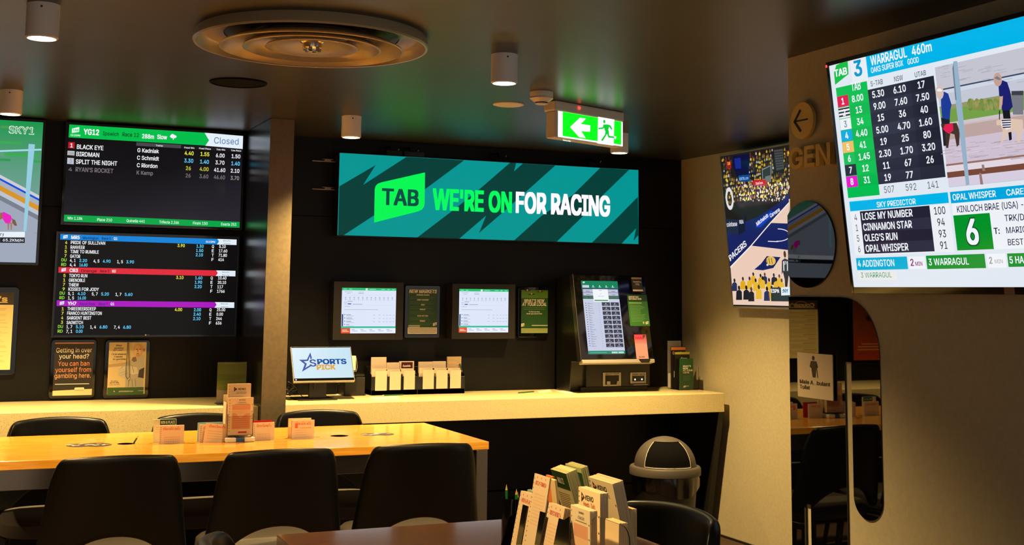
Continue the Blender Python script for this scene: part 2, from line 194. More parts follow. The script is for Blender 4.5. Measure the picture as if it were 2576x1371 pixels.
def load_glyphs():
    i = 0
    while i < len(OUTLINES):
        code, adv, nl = OUTLINES[i:i+3]; i += 3; loops = []
        for _ in range(nl):
            n = OUTLINES[i]; i += 1
            loops.append([(OUTLINES[i+2*k], OUTLINES[i+2*k+1]) for k in range(n)]); i += 2*n
        GLYPHS[chr(code)] = (adv, loops)
load_glyphs()
def area(l): return sum(l[i-1][0]*l[i][1]-l[i][0]*l[i-1][1] for i in range(len(l)))/2
def inside(p, l):
    r = False
    for i in range(len(l)):
        (xa, ya), (xb, yb) = l[i-1], l[i]
        if (ya > p[1]) != (yb > p[1]) and p[0] < (xb-xa)*(p[1]-ya)/(yb-ya)+xa: r = not r
    return r
def untangle(l):
    l = [tuple(p) for p in l]; again = True
    while again:
        again = False; n = len(l)
        for i in range(n):
            for j in range(i+2, min(i+5, n)):
                (ax, ay), (bx_, by_), (cx_, cy_), (dx_, dy_) = l[i], l[i+1], l[j], l[(j+1) % n]
                if (j+1) % n == i: continue
                den = (bx_-ax)*(dy_-cy_)-(by_-ay)*(dx_-cx_)
                if abs(den) < 1e-6: continue
                t = ((cx_-ax)*(dy_-cy_)-(cy_-ay)*(dx_-cx_))/den; u = ((cx_-ax)*(by_-ay)-(cy_-ay)*(bx_-ax))/den
                if 0 < t < 1 and 0 < u < 1:
                    l = l[:i+1]+[(ax+t*(bx_-ax), ay+t*(by_-ay))]+l[j+1:]; again = True; break
            if again: break
    return l
STROKES = {}
for c_, (adv_, loops_) in GLYPHS.items():
    loops_ = [untangle(l) for l in loops_]
    big = max(loops_, key=lambda l: abs(area(l))) if loops_ else None
    outer = [l for l in loops_ if area(l)*area(big) > 0]; hol = [l for l in loops_ if area(l)*area(big) <= 0]
    STROKES[c_] = [[o_]+[h_ for h_ in hol if inside(h_[0], o_)] for o_ in outer]
TXT = {}
def glyphs(s, bold=0.0, shear=0.0, spacing=1.0):
    k = (s, bold, shear)
    if k not in TXT:
        cu = bpy.data.curves.new('t', 'CURVE'); cu.dimensions = '2D'; cu.fill_mode = 'BOTH'; x0 = 0
        ci = 0
        for c in s:
            adv, loops = GLYPHS.get(c, (280, []))
            for shape in STROKES.get(c, []):      # overlapping strokes of a letter are filled one by one, far apart, then moved home
                for l in shape:
                    sp = cu.splines.new('POLY'); sp.points.add(len(l)-1); sp.use_cyclic_u = True
                    sp.points.foreach_set('co', [q for x, y in l for q in ((x0+x)/1000+shear*y/1000+ci*200.0, y/1000, 0, 1)])
                ci += 1
            x0 += adv
        o = bpy.data.objects.new('t', cu); C.collection.objects.link(o)
        dg = bpy.context.evaluated_depsgraph_get(); ev = o.evaluated_get(dg); me = ev.to_mesh()
        vs = [(v.co.x-200.0*math.floor((v.co.x+50)/200.0), v.co.y, .05*(math.floor((v.co.x+50)/200.0)%4)) for v in me.vertices]; fs = [tuple(p.vertices) for p in me.polygons]
        ev.to_mesh_clear(); bpy.data.objects.remove(o); bpy.data.curves.remove(cu)
        if vs:
            m0 = min(v[0] for v in vs); m1 = max(v[0] for v in vs)
            vs = [(v[0]-m0, v[1], v[2]) for v in vs]
            if bold:                       # heavier weight: the letter struck four times, slightly apart
                nv = len(vs); ex = bold*.9; ey = bold*.55
                strikes = ((-1,-1),(1,-1),(1,1),(-1,1)) if bold < .045 else ((-1,-1),(0,-1),(1,-1),(1,1),(0,1),(-1,1),(-.5,0),(.5,0))
                vs = [(vx+ex+sx_*ex, vy+sy_*ey, vz+kk*.12) for kk, (sx_, sy_) in enumerate(strikes) for vx, vy, vz in vs]
                fs = [tuple(i+j*nv for i in f) for j in range(len(strikes)) for f in fs]; m1 += 2*ex
            TXT[k] = (vs, fs, m1-m0)
        else: TXT[k] = ([], [], 1)
    return TXT[k]
CAP = .729      # capital height of the built-in font at size 1

class MB:
    """collects shapes in world coordinates; build() links them as one mesh object"""
    def __init__(s, O=None, U=None, V=None, N=None):
        s.v, s.f, s.c = [], [], []
        s.zo = (0, 0, 1, 1); s.W = None
        if O is not None: s.plane(O, U, V, N)
    def plane(s, O, U, V, N=None):
        s.O, s.U, s.V = Vector(O), Vector(U).normalized(), Vector(V).normalized()
        s.N = Vector(N).normalized() if N is not None else s.U.cross(s.V); return s
    def zoom(s, x0, y0, x1, y1, wpx, hpx=None):     # following coordinates are read in an enlarged crop of the photograph
        s.zo = (x0, y0, wpx/(x1-x0), wpx/(x1-x0)); return s
    def uv(s, x, y):
        px, py = s.zo[0]+x/s.zo[2], s.zo[1]+y/s.zo[3]
        d = ray(px, py); p = EYE + d*((s.O-EYE).dot(s.N)/d.dot(s.N))
        return (p-s.O).dot(s.U), (p-s.O).dot(s.V)
    def P(s, u, v, n=0): return s.O + s.U*u + s.V*v + s.N*n
    def face(s, pts, col=(200,200,200)):
        i = len(s.v); s.v += [Vector(p) for p in pts]; s.f.append(tuple(range(i, i+len(pts)))); s.c.append(col)
    def add(s, vs, fs, col=(200,200,200)):
        i = len(s.v); s.v += [Vector(p) for p in vs]
        for f in fs: s.f.append(tuple(k+i for k in f)); s.c.append(col)
    def box(s, a, b, col=(200,200,200)):
        (x0,y0,z0),(x1,y1,z1) = a, b
        s.add([(x,y,z) for z in (z0,z1) for y in (y0,y1) for x in (x0,x1)], [(0,2,3,1),(4,5,7,6),(0,1,5,4),(2,6,7,3),(0,4,6,2),(1,3,7,5)], col)
    def ob(s, u0, u1, v0, v1, n0, n1, col=(200,200,200)):
        s.add([s.P(u,v,n) for n in (n0,n1) for v in (v0,v1) for u in (u0,u1)], [(0,2,3,1),(4,5,7,6),(0,1,5,4),(2,6,7,3),(0,4,6,2),(1,3,7,5)], col)
    def prism(s, pts, n0, n1, col=(200,200,200)):
        k = len(pts); ar = sum(pts[i][0]*pts[(i+1)%k][1]-pts[(i+1)%k][0]*pts[i][1] for i in range(k))
        if ar < 0: pts = pts[::-1]
        s.add([s.P(u,v,n0) for u,v in pts]+[s.P(u,v,n1) for u,v in pts],
              [tuple(range(k))[::-1], tuple(range(k,2*k))]+[(i,(i+1)%k,k+(i+1)%k,k+i) for i in range(k)], col)
    def lathe(s, prof, c, seg=32, col=(200,200,200), a0=0, a1=2*PI, ax=None):
        c = Vector(c); i = len(s.v); n = len(prof); full = a1-a0 > 6.28
        m_ = seg if full else seg+1
        for k in range(m_):
            a = a0+(a1-a0)*k/seg
            for r, z in prof: s.v.append(c+Vector((r*math.cos(a), r*math.sin(a), z)))
        for k in range(seg):
            for j in range(n-1):
                k2 = (k+1) % m_
                s.f.append((i+k*n+j, i+k2*n+j, i+k2*n+j+1, i+k*n+j+1)); s.c.append(col)
    def tube(s, path, r, seg=8, col=(200,200,200)):
        path = [Vector(p) for p in path]; i = len(s.v); n = len(path)
        rr = r if isinstance(r, (list, tuple)) else [r]*n
        for k, p in enumerate(path):
            d = (path[min(k+1,n-1)]-path[max(k-1,0)]).normalized()
            a = d.orthogonal().normalized() if k == 0 else (pa - d*pa.dot(d)).normalized()
            pa = a; b = d.cross(a)
            for j in range(seg):
                t = 2*PI*j/seg; s.v.append(p+(a*math.cos(t)+b*math.sin(t))*rr[k])
        for k in range(n-1):
            for j in range(seg):
                j2 = (j+1) % seg; s.f.append((i+k*seg+j, i+k*seg+j2, i+(k+1)*seg+j2, i+(k+1)*seg+j)); s.c.append(col)
        s.f.append(tuple(i+j for j in range(seg))[::-1]); s.c.append(col)
        s.f.append(tuple(i+(n-1)*seg+j for j in range(seg))); s.c.append(col)
    # ---- flat artwork on the plane, lv = layer
    L = .0006
    def q(s, pts, col, lv=1):                       # polygon through pixel points
        s.face([s.P(*s.uv(x,y), lv*s.L) for x,y in pts], col)
    def quv(s, pts, col, lv=1): s.face([s.P(u,v,lv*s.L) for u,v in pts], col)
    def ruv(s, u0, v0, u1, v1, col, lv=1): s.quv([(u0,v0),(u1,v0),(u1,v1),(u0,v1)], col, lv)
    def R(s, tl, br, col, lv=1):                    # upright rectangle between two pixel corners (None = runs to the edge of the sheet)
        u0, v1 = s.uv(*tl); u1, v0 = s.uv(*br[:2])
        if len(br) > 2: u1 = s.W
        s.ruv(u0, v0, u1, v1, col, lv)
    def tuv(s, t, u0, v0, u1, h, col, lv=2, bold=.02, shear=0, align='fit'):
        vs, fs, wd = glyphs(t, bold, shear)
        if not vs: return
        sy = h/CAP; sx = (u1-u0)/wd if align == 'fit' else sy*(1 if u1 is None else u1)
        if align == 'c': u0 -= wd*sx/2
        if align == 'r': u0 -= wd*sx
        s.add([s.P(u0+x*sx, v0+y*sy, (lv+z*.9)*s.L) for x,y,z in vs], fs, col)
    def T(s, t, a, b, h, col, lv=2, bold=.02, shear=0):   # text whose baseline runs from pixel a to pixel b, capitals h pixels tall
        ua, va = s.uv(*a); ub, vb = s.uv(*b); ha = s.uv(a[0], a[1]-h)[1]-va
        s.tuv(t, ua, (va+vb)/2, ub, abs(ha), col, lv, bold, shear)
    def lines(s, u0, u1, v1, dv, n, h, col, lv=2, jit=.3):   # rows of fine print
        for k in range(n):
            s.ruv(u0, v1-k*dv-h, u1-(u1-u0)*random.random()*jit, v1-k*dv, col, lv)
    def disc(s, u, v, ru, rv, col, lv=2, n=20):
        s.quv([(u+ru*math.cos(2*PI*k/n), v+rv*math.sin(2*PI*k/n)) for k in range(n)], col, lv)
    def build(s, name, m, parent=None, bevel=0, smooth=False, sub=0, weld=False, seg=2):
        me = bpy.data.meshes.new(name)
        off = Vector((0,0,0)); p = parent
        while p is not None: off += Vector(p.location); p = p.parent
        loc = Vector((0,0,0))
        me.from_pydata([tuple(v-off) for v in s.v], [], s.f)
        me.materials.append(MATS[m] if isinstance(m, str) else m)
        at = me.color_attributes.new('Col', 'FLOAT_COLOR', 'CORNER')
        buf = []
        for f, c in zip(s.f, s.c):
            if isinstance(c[0], (tuple, list)): cs = [lin(k) for k in c]
            else: cs = [lin(c)]*len(f)
            for k in cs: buf += [k[0], k[1], k[2], 1]
        at.data.foreach_set('color', buf)
        me.update()
        if weld:
            bm = bmesh.new(); bm.from_mesh(me); bmesh.ops.remove_doubles(bm, verts=bm.verts, dist=1e-5)
            bmesh.ops.recalc_face_normals(bm, faces=bm.faces); bm.to_mesh(me); bm.free()
        if smooth:
            me.polygons.foreach_set('use_smooth', [True]*len(me.polygons)); me.set_sharp_from_angle(angle=math.radians(40))
        o = bpy.data.objects.new(name, me); C.collection.objects.link(o)
        if parent: o.parent = parent
        if bevel:
            b = o.modifiers.new('bevel', 'BEVEL'); b.width = bevel; b.segments = seg; b.limit_method = 'ANGLE'; b.angle_limit = math.radians(50)
        if sub:
            b = o.modifiers.new('sub', 'SUBSURF'); b.levels = sub; b.render_levels = sub
        return o
def tag(o, label, cat, group=None):
    o['label'] = label; o['category'] = cat
    if group: o['group'] = group
    return o
def thing(name, label, cat, loc, group=None):
    o = bpy.data.objects.new(name, None); C.collection.objects.link(o); o.location = Vector(loc); o.empty_display_size = .05
    return tag(o, label, cat, group)
def struct(o): o['kind'] = 'structure'; return o
def rrect(u0, v0, u1, v1, r, n=6):
    out = []
    for cx, cy, a in ((u1-r,v0+r,-PI/2),(u1-r,v1-r,0),(u0+r,v1-r,PI/2),(u0+r,v0+r,PI)):
        for k in range(n+1): out.append((cx+r*math.cos(a+PI/2*k/n), cy+r*math.sin(a+PI/2*k/n)))
    return out
def dup(root, loc, rz=0, label=None, group=None):
    r = root.copy(); C.collection.objects.link(r); r.location = Vector(loc); r.rotation_euler = (0,0,rz)
    if label: r['label'] = label
    if group: r['group'] = group
    for ch in list(root.children):
        c = ch.copy(); C.collection.objects.link(c); c.parent = r
        for g in list(ch.children):
            d = g.copy(); C.collection.objects.link(d); d.parent = c
    return r
def frame_ring(m, u0, v0, u1, v1, w_, n0, n1, r=0, col=(200,200,200)):
    """flat picture-frame of width w_ around the rectangle"""
    l, rr, b, t = w_ if isinstance(w_, tuple) else (w_,)*4
    m.ob(u0-l, u0, v0-b, v1+t, n0, n1, col); m.ob(u1, u1+rr, v0-b, v1+t, n0, n1, col)
    m.ob(u0, u1, v0-b, v0, n0, n1, col); m.ob(u0, u1, v1, v1+t, n0, n1, col)

# ================================================================ ROOM
YW, XR, XT, ZC = 7.12, 4.387, 2.843, 2.388
b = MB(); b.box((-3.2,-2.2,-.1),(4.6,7.3,0)); struct(b.build('floor','carpet'))
b = MB(); b.box((-3.2,-2.2,ZC),(4.6,7.3,ZC+.1)); struct(b.build('ceiling','ceiling_paint'))
b = MB()
b.box((-3.2,YW,1.924),(4.6,YW+.03,ZC)); b.box((-3.2,YW,.283),(4.6,YW+.03,1.919)); b.box((-3.2,YW-.03,0),(4.6,YW+.03,.278)); b.box((-3.2,YW+.03,0),(4.6,YW+.12,ZC))
struct(b.build('wall_back','black_wall'))
b = MB(); b.box((XR,3.6,0),(XR+.12,YW,ZC)); struct(b.build('wall_right','beige_wall'))
b = MB(); b.box((XT,-2.2,0),(XT+.14,3.838,ZC)); struct(b.build('wall_restroom','beige_wall'))
b = MB(); b.box((-3.3,-2.2,0),(-3.2,YW,ZC)); struct(b.build('wall_left','black_wall'))
b = MB(); b.box((XR-.012,3.6,0),(XR,YW,.012)); struct(b.build('baseboard_right','skirting'))
b = MB(); b.box((1.437,6.43,0),(1.564,YW,ZC)); col_ = struct(b.build('column','black_gloss_paint', bevel=.004))
b = MB(); b.box((1.437,6.427,0),(1.564,6.4301,ZC-.001)); b.build('front_face','column_paint',col_)  # front face in a lighter colour than the black sides

# ================================================================ CEILING FITTINGS
DL = [((.185,4.177),'white cylinder downlight nearest the big round air vent, beyond its left rim'),
      ((1.845,4.269),'white cylinder downlight hanging in front of the smoke detector'),
      ((1.801,6.166),'white cylinder downlight above the left end of the long teal banner screen'),
      ((.152,6.104),'white cylinder downlight above the greyhound broadcast television'),
      ((3.355,6.107),'white cylinder downlight half hidden behind the green running-man sign'),
      ((-.6,2.25),None),((.72,2.6),None),((-1.5,4.2),None),((-1.5,6.1),None),((.185,.3),None)]  # unlabelled: unseen, added for light; one set off-grid and dimmed for the slip pads
for (x, y), lab in DL:
    lab = lab or 'white cylinder downlight added out of view of the camera'
    t = thing('ceiling_downlight', lab, 'light', (x,y,ZC), 'surface mounted downlights')
    m = MB(); m.lathe([(.0,0),(.051,0),(.051,-.108),(.047,-.112),(.044,-.112),(.044,-.1)], (x,y,ZC), 32); m.build('housing','white_paint',t,smooth=True)
    m = MB(); m.lathe([(.044,-.106),(.03,-.109),(.0005,-.110)], (x,y,ZC), 32); m.build('lens','lamp_disc',t,smooth=True)
    m = MB(); m.tube([(x-.008,y-.049,ZC-.016),(x-.0085,y-.053,ZC-.016)],.0035,8); m.build('screw','black_plastic',t)
    ld = bpy.data.lights.new('downlight_beam','SPOT'); ld.energy = LAMP_W*(.42 if (x, y) == (.72, 2.6) else 1); ld.color = LAMP_COL; ld.spot_size = math.radians(110); ld.spot_blend = 1.0; ld.shadow_soft_size = .035
    lo = bpy.data.objects.new('downlight_beam', ld); C.collection.objects.link(lo); lo.location = (0,0,-.125); lo.parent = t

cx, cy = 1.09, 4.255
t = thing('air_vent','large round bronze ceiling air vent with nested cones','air vent',(cx,cy,ZC))
m = MB(); m.lathe([(.405,0),(.412,-.02),(.415,-.036),(.411,-.042),(.404,-.041),(.398,-.03),(.385,-.012),(.37,-.006),(.31,-.004)],(cx,cy,ZC),72); m.build('flange','diffuser_metal',t,smooth=True)
for r_a, r_b, za, zb in ((.325,.235,-.052,-.02),(.245,.17,-.05,-.018),(.165,.04,-.046,-.026)):
    m = MB(); m.lathe([(r_a-.004,za+.006),(r_a,za),(r_a-.006,za-.002),((r_a+r_b)/2+.012,(za+zb)/2+.004),(r_b,zb),(r_b-.02,zb+.008),(r_b-.03,zb+.016)],(cx,cy,ZC),72); m.build('cone','diffuser_metal',t,smooth=True)
m = MB(); m.lathe([(.0005,-.05),(.02,-.052),(.034,-.046),(.036,-.03),(.045,-.026)],(cx,cy,ZC),24)
for k in range(6):
    a = k*PI/3; m.box((cx+.026*math.cos(a)-.006,cy+.026*math.sin(a)-.006,ZC-.056),(cx+.026*math.cos(a)+.006,cy+.026*math.sin(a)+.006,ZC-.045))
m.build('centre_nut','chrome',t,smooth=True)
m = MB(); m.lathe([(.31,-.001),(.0005,-.001)],(cx,cy,ZC),48); m.build('throat','black_plastic',t)

t = thing('ceiling_speaker','flush dark round ceiling speaker grille behind the air vent','speaker',(1.053,5.377,ZC))
m = MB(); m.lathe([(.125,0),(.123,-.006),(.112,-.008),(.110,-.004),(.0005,-.005)],(1.053,5.377,ZC),40); m.build('grille','matte_black',t,smooth=True)
t = thing('ceiling_cover','flat white round cover plate on ceiling beside smoke detector','cover plate',(2.356,5.396,ZC))
m = MB(); m.lathe([(.076,0),(.075,-.004),(.066,-.007),(.064,-.005),(.0005,-.005)],(2.356,5.396,ZC),40); m.build('plate','white_plastic',t,smooth=True)
dx, dy = 2.346, 5.0
t = thing('smoke_detector','cream smoke detector between cylinder downlight and exit sign','smoke detector',(dx,dy,ZC))
m = MB(); m.lathe([(.0005,0),(.052,0),(.052,-.022),(.05,-.025)],(dx,dy,ZC),32); m.build('base','white_plastic',t,smooth=True)
m = MB(); m.lathe([(.052,-.025),(.053,-.03),(.034,-.045),(.03,-.047)],(dx,dy,ZC),32); m.build('body','white_plastic',t,smooth=True)
m = MB(); m.lathe([(.026,-.044),(.026,-.052)],(dx,dy,ZC),16); m.build('chamber','black_plastic',t,smooth=True)
m = MB(); m.lathe([(.03,-.052),(.028,-.056),(.0005,-.058)],(dx,dy,ZC),24); m.build('cap','white_plastic',t,smooth=True)

# exit sign
U = Vector((math.cos(math.radians(22.7)), math.sin(math.radians(22.7)), 0))
m0 = MB((2.521,5.183,ZC), U, Z)
uA, vA = m0.uv(1398,276); uB, vB = m0.uv(1567,371)
t = thing('exit_sign','lit green running man exit sign with white arrow hung from ceiling','exit sign',m0.P((uA+uB)/2,0,.03))
m = MB(m0.O,U,Z); m.ob(uA-.004,uB+.006,vA-.004,0,-.075,.004); m.build('housing','white_plastic',t,bevel=.008)
m = MB(m0.O,U,Z); m.ob(uA,uB,vB,vA-.004,-.062,0); m.build('frame','white_plastic',t,bevel=.006)
m = MB(m0.O,U,Z).zoom(1160,100,1660,420,2142); m.L = .0009
m.R((1045,768),(1740,1150),(225,255,235)); m.R((1092,775),(1722,1132),(0,225,20),2)
m.q([(1170,942),(1275,842),(1342,850),(1285,908),(1388,924),(1385,992),(1290,985),(1338,1060),(1270,1052)],(240,255,245),3)
m.q([(1472,820),(1648,828),(1642,1030),(1640,1140),(1466,1118)],(240,255,245),3)
g = (0,170,40)
du, dv = m.uv(1537,882); m.disc(du,dv,.0085,.009,g,4)
m.q([(1522,915),(1560,912),(1592,918),(1578,985),(1545,985)],g,4)
m.q([(1592,918),(1605,925),(1626,965),(1612,970),(1585,935)],g,4)
m.q([(1530,915),(1518,945),(1472,950),(1474,965),(1525,962),(1545,935)],g,4)
m.q([(1550,980),(1578,980),(1565,1020),(1520,1092),(1500,1085),(1545,1020)],g,4)
m.q([(1555,980),(1585,975),(1590,1035),(1650,1045),(1645,1062),(1580,1055)],g,4)
m.q([(1640,1040),(1668,1045),(1655,1075),(1645,1062)],(240,255,245),5)
m.T('famco.lite',(1090,1092),(1175,1097),14,(225,255,235),4)
m.build('lit_panel','exit_panel',t)
m = MB(m0.O,U,Z); du, dv = m.uv(1455,272); m.ob(du-.006,du+.006,dv-.005,dv+.006,.004,.009); m.build('indicator','led_red',t)

# ================================================================ SCREENS
def tv(name, label, O, U, V, W_, H_, bez=.012, depth=.06, m_case='black_plastic', m_bez='black_gloss', m_scr='screen', cat='television', base=(12,11,13), group=None, bezels=None):
    m0 = MB(O,U,V)
    root = thing(name,label,cat,m0.P(W_/2,H_/2,-depth),group)
    bz = bezels or (bez,)*4
    m = MB(O,U,V); m.ob(-bz[0],W_+bz[1],-bz[2],H_+bz[3],-depth,-.004); m.build('casing',m_case,root,bevel=.004)
    m = MB(O,U,V); frame_ring(m,0,0,W_,H_,bz,-.006,.003); m.build('bezel',m_bez,root,bevel=.001)
    a = MB(O,U,V); a.W = W_; a.H = H_; a.ruv(0,0,W_,H_,base,-1)
    a.mat = m_scr; a.root = root
    return a
def done(a): return a.build('display', a.mat, a.root)
def quad_plane_y(yv, tl, br):
    p, q_ = on(1,yv,*tl), on(1,yv,*br)
    return Vector((p.x,yv,q_.z)), q_.x-p.x, p.z-q_.z
YT = 7.03
def logo(a, pts, col, tcol, base0, base1, h, lv=2):
    a.q(pts,col,lv); a.T('TAB',base0,base1,h,tcol,lv+1,.05)

# ---- race card television (upper)
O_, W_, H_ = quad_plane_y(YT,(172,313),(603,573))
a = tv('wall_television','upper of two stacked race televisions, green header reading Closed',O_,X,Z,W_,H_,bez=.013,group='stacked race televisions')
a.quv([(0,0),(W_,0),(W_,H_),(0,H_)],[(30,28,34),(44,40,50),(10,9,10),(10,9,10)],0)  # room reflection painted in: background greyer towards the bottom
a.zoom(0,280,660,640,2514)
a.q([(665,122),(1960,205),(2003,278),(1967,328),(657,250)],(0,190,75)); a.q([(1960,205),(2338,238),(2333,362),(1967,330),(2003,278)],(228,240,250))
a.q([(690,165),(760,150),(758,198),(688,208)],(225,255,235),2); a.T('TAB',(695,192),(752,190),20,(0,170,80),3)
Wt=(240,240,245); Ye=(240,235,60); Bl=(95,205,250); Dm=(120,112,115)
a.T('02:35PM',(677,238),(768,240),18,(225,255,235)); a.T('YG12',(800,222),(948,228),52,Wt,2,.05)
a.T('Ipswich',(985,230),(1137,237),36,(6,60,30)); a.T('Race 12',(1172,240),(1330,246),38,(6,60,30)); a.T('288m',(1360,258),(1475,264),40,Wt,2,.04); a.T('Slow',(1505,264),(1600,269),40,Wt,2,.04)
du,dv=a.uv(1660,242); a.disc(du,dv,.018,.010,Wt); a.disc(du-.004,dv+.006,.010,.008,Wt); a.ruv(du-.002,dv-.018,du+.003,dv-.008,Wt,2)
a.T('Closed',(2050,308),(2285,320),60,(70,110,170),2,.0)
a.q([(1307,297),(1735,322),(1733,355),(1305,330)],(74,70,78)); a.q([(1735,322),(2332,362),(2330,392),(1733,357)],(28,26,30))
for s_,p,q_ in (('Trainer',(1492,335),(1562,338)),('Fixed Win',(1765,355),(1862,360)),('Fixed Place',(1907,363),(2020,368)),('Tote Win',(2073,373),(2157,377)),('Tote Place',(2212,382),(2310,386))): a.T(s_,p,q_,15,Wt)
a.q([(656,293),(716,297),(714,357),(652,353)],(190,25,40)); a.T('1',(672,345),(697,346),38,Wt,2,.04)
a.q([(648,378),(715,382),(713,425),(646,420)],(225,225,228))
for k in range(3): a.q([(650,388+k*13),(712,391+k*13),(712,396+k*13),(650,393+k*13)],(30,30,34),2)
a.q([(645,445),(708,449),(707,508),(643,503)],(190,196,206)); a.T('3',(665,492),(688,493),36,(150,156,166),2)
a.T('4',(655,572),(690,574),34,Dm)
for s_,p,q_,c in (('BLACK EYE',(735,362),(990,370),Wt),('BIRDMAN',(730,430),(950,438),Wt),('SPLIT THE NIGHT',(725,503),(1122,520),Wt),("RYAN'S ROCKET",(723,578),(1085,591),Dm)): a.T(s_,p,q_,41,c,2,.03)
for s_,p,q_,c in (('G Kadniak',(1315,392),(1522,400),Wt),('C Schmidt',(1312,463),(1522,472),Wt),('C Riordon',(1310,535),(1508,543),Wt),('K Kemp',(1308,605),(1465,613),Dm)): a.T(s_,p,q_,37,c,2,.03)
for s_,p,x1,c in (('4.40',(1768,418),1855,Ye),('1.55',(1920,427),2005,Ye),('6.00',(2068,440),2152,Wt),('1.50',(2218,448),2302,Wt),
    ('3.30',(1764,490),1851,Bl),('1.40',(1916,500),2001,Bl),('3.70',(2063,508),2150,Wt),('1.40',(2215,517),2298,Bl),
    ('26',(1780,562),1828,(200,195,50)),('4.00',(1912,570),1998,(200,195,50)),('41.60',(2050,579),2158,Wt),('2.10',(2210,587),2293,Wt),
    ('26',(1778,632),1825,Dm),('3.60',(1910,640),1995,Dm),('46.60',(2048,648),2155,Dm),('3.70',(2208,656),2290,(150,145,145))): a.T(s_,p,(x1,p[1]+3),36,c,2,.03)
a.q([(615,990),(2296,1060),(2294,1116),(611,1055)],(0,165,70))
for s_,p,q_ in (('Win 1.18k',(645,1035),(790,1042)),('Place 210',(930,1050),(1073,1055)),('Quinella 441',(1212,1060),(1387,1067)),('Trifecta 2.36k',(1525,1072),(1715,1080)),('First4 150',(1848,1083),(1988,1089)),('Exacta 253',(2118,1093),(2263,1098))): a.T(s_,p,q_,26,(215,255,230))
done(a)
# ---- results television (lower)
O_, W_, H_ = quad_plane_y(YT,(148,588),(588,841))
a = tv('wall_television','lower of two stacked race televisions with blue, red and purple bars',O_,X,Z,W_,H_,bez=.013,group='stacked race televisions',base=(8,7,9))
a.zoom(0,560,660,1020,1967)
dvs = a.uv(452,85)[1]-a.uv(438,333)[1]
def sect(k, col, dk, head, rows, du_, rd_, win, plc, ex, rs):
    O0 = a.O.copy(); a.O = a.O - a.V*dvs*k*1.0   # shift the whole block down
    def Tt(s_,p,q_,h,c,lv=2,b=.03):
        ua,va = MB.uv(a,*p); 
        ub,vb = MB.uv(a,*q_); hh = abs(MB.uv(a,p[0],p[1]-h)[1]-va); a.tuv(s_,ua,(va+vb)/2,ub,hh,c,lv,b)
    # read coordinates on the unshifted plane
    a.O = O0; pts = {}
    store = []
    def put(s_,p,q_,h,c,b=.03):
        ua,va = a.uv(*p); ub,vb = a.uv(*q_); hh = abs(a.uv(p[0],p[1]-h)[1]-va); a.tuv(s_,ua,(va+vb)/2-dvs*k,ub,hh,c,2,b)
    def pq(P_, c, lv=1): a.quv([(u,v-dvs*k) for u,v in (a.uv(*p) for p in P_)],c,lv)
    pq([(452,85),(1630,122),(1642,142),(1626,164),(451,127)],col); pq([(1630,122),(1774,127),(1773,168),(1626,164),(1642,142)],(225,238,248))
    pq([(475,97),(508,92),(506,115),(473,120)],(230,240,255),2); put('TAB',(478,112),(503,110),9,col)
    put(head[0],(533,122),(597,124),25,Wt,.05); put(head[1],(620,124),(737,127),19,dk); put(head[2],(763,127),(830,129),19,dk); put(head[3],(852,129),(880,130),19,Wt)
    if k == 0: put('02:33PM',(1543,150),(1612,152),14,Wt)
    put(rs[0],(1675,140),(1727,142),10,(70,110,110),0); put(rs[1],(1675,162),(1727,164),10,(70,110,110),0)
    wd = {0:793,1:657,2:760,3:620}
    for i,(n_,s_) in enumerate(rows):
        y = 160+i*33.2; x0 = 530-i*1.7
        put(n_,(488-i*2,y),(488-i*2+16,y),22,(225,220,70)); put(s_,(x0,y+i*.6),(x0+len(s_)*15.2,y+i*.6+6),24,Wt)
    put('DU',(460,290),(498,291),22,(150,220,60)); put('RD',(458,324),(496,325),22,(150,220,60))
    for i,(p_,q_) in enumerate(du_):
        put(p_,(523+i*177,294+i*5),(567+i*177,294+i*5),22,Wt); put(q_,(594+i*176,295+i*5),(652+i*176,296+i*5),22,Bl)
    put(rd_[0],(522,327),(567,328),22,Wt); put(rd_[1],(594,328),(594+12.5*len(rd_[1]),329),22,Bl)
    put(win,(1330,182),(1385,184),22,Ye)
    for i in range(3): put(plc[i],(1472-i*2.5,187+i*32.5),(1526-i*2.5,188+i*32.5),22,Bl)
    for i in range(4): put('QETF'[i],(1588-i,190+i*32.5),(1604-i,190+i*32.5),22,Wt); put(ex[i],(1643-i*2.5,190+i*32.7),(1643-i*2.5+14.2*len(ex[i].replace('.','')) + (6 if '.' in ex[i] else 0),191+i*32.7),22,Wt)
sect(0,(10,130,215),(8,40,110),('MR5','Mornington','Race 5','Q1'),(('4','PRIDE OF SULLIVAN'),('1','RANVEER'),('5','TIME TO RUMBLE'),('7','GATOR')),(('4, 1','2.20'),('4, 5','4.90'),('1, 5','3.90')),('4, 4','16.80'),'3.90',('1.30','1.50','2.10'),('5.10','17.60','71.80','414'),('Results','Interim'))
sect(1,(225,40,58),(110,10,20),('CR3','Orange','Race 3','BQ3'),(('5','TOKYO RUN'),('1','GRENOBLE'),('7','THREW'),('9','KISSES FOR JODY')),(('5, 1','4.10'),('5, 7','5.20'),('1, 7','5.60')),('1, 5','16.00'),'3.10',('1.60','1.90','2.20'),('10.40','20.10','117','1766'),('Results','Placing'))
sect(2,(170,20,190),(80,20,140),('YH7','Ascot Park','Race 7','Q1'),(('1','THREEBEERSDEEP'),('7','FRANCO HUNTINGTON'),('4','SARGENT BEST'),('3','SAGWITCH')),(('1, 7','5.10'),('1, 4','6.80'),('7, 4','6.80')),('7, 1','0.00'),'4.00',('2.00','2.40','2.10'),('25.00','0.00','244','636'),('Results','Interim'))
done(a)
m = MB(a.O,X,Z); du,dv = m.uv(366,842.5); m.disc(du,dv,.004,.004,(190,190,190),6); m.tuv('LG',du+.006,dv-.003,du+.018,.006,(150,150,150),6); m.build('badge','print',a.root)

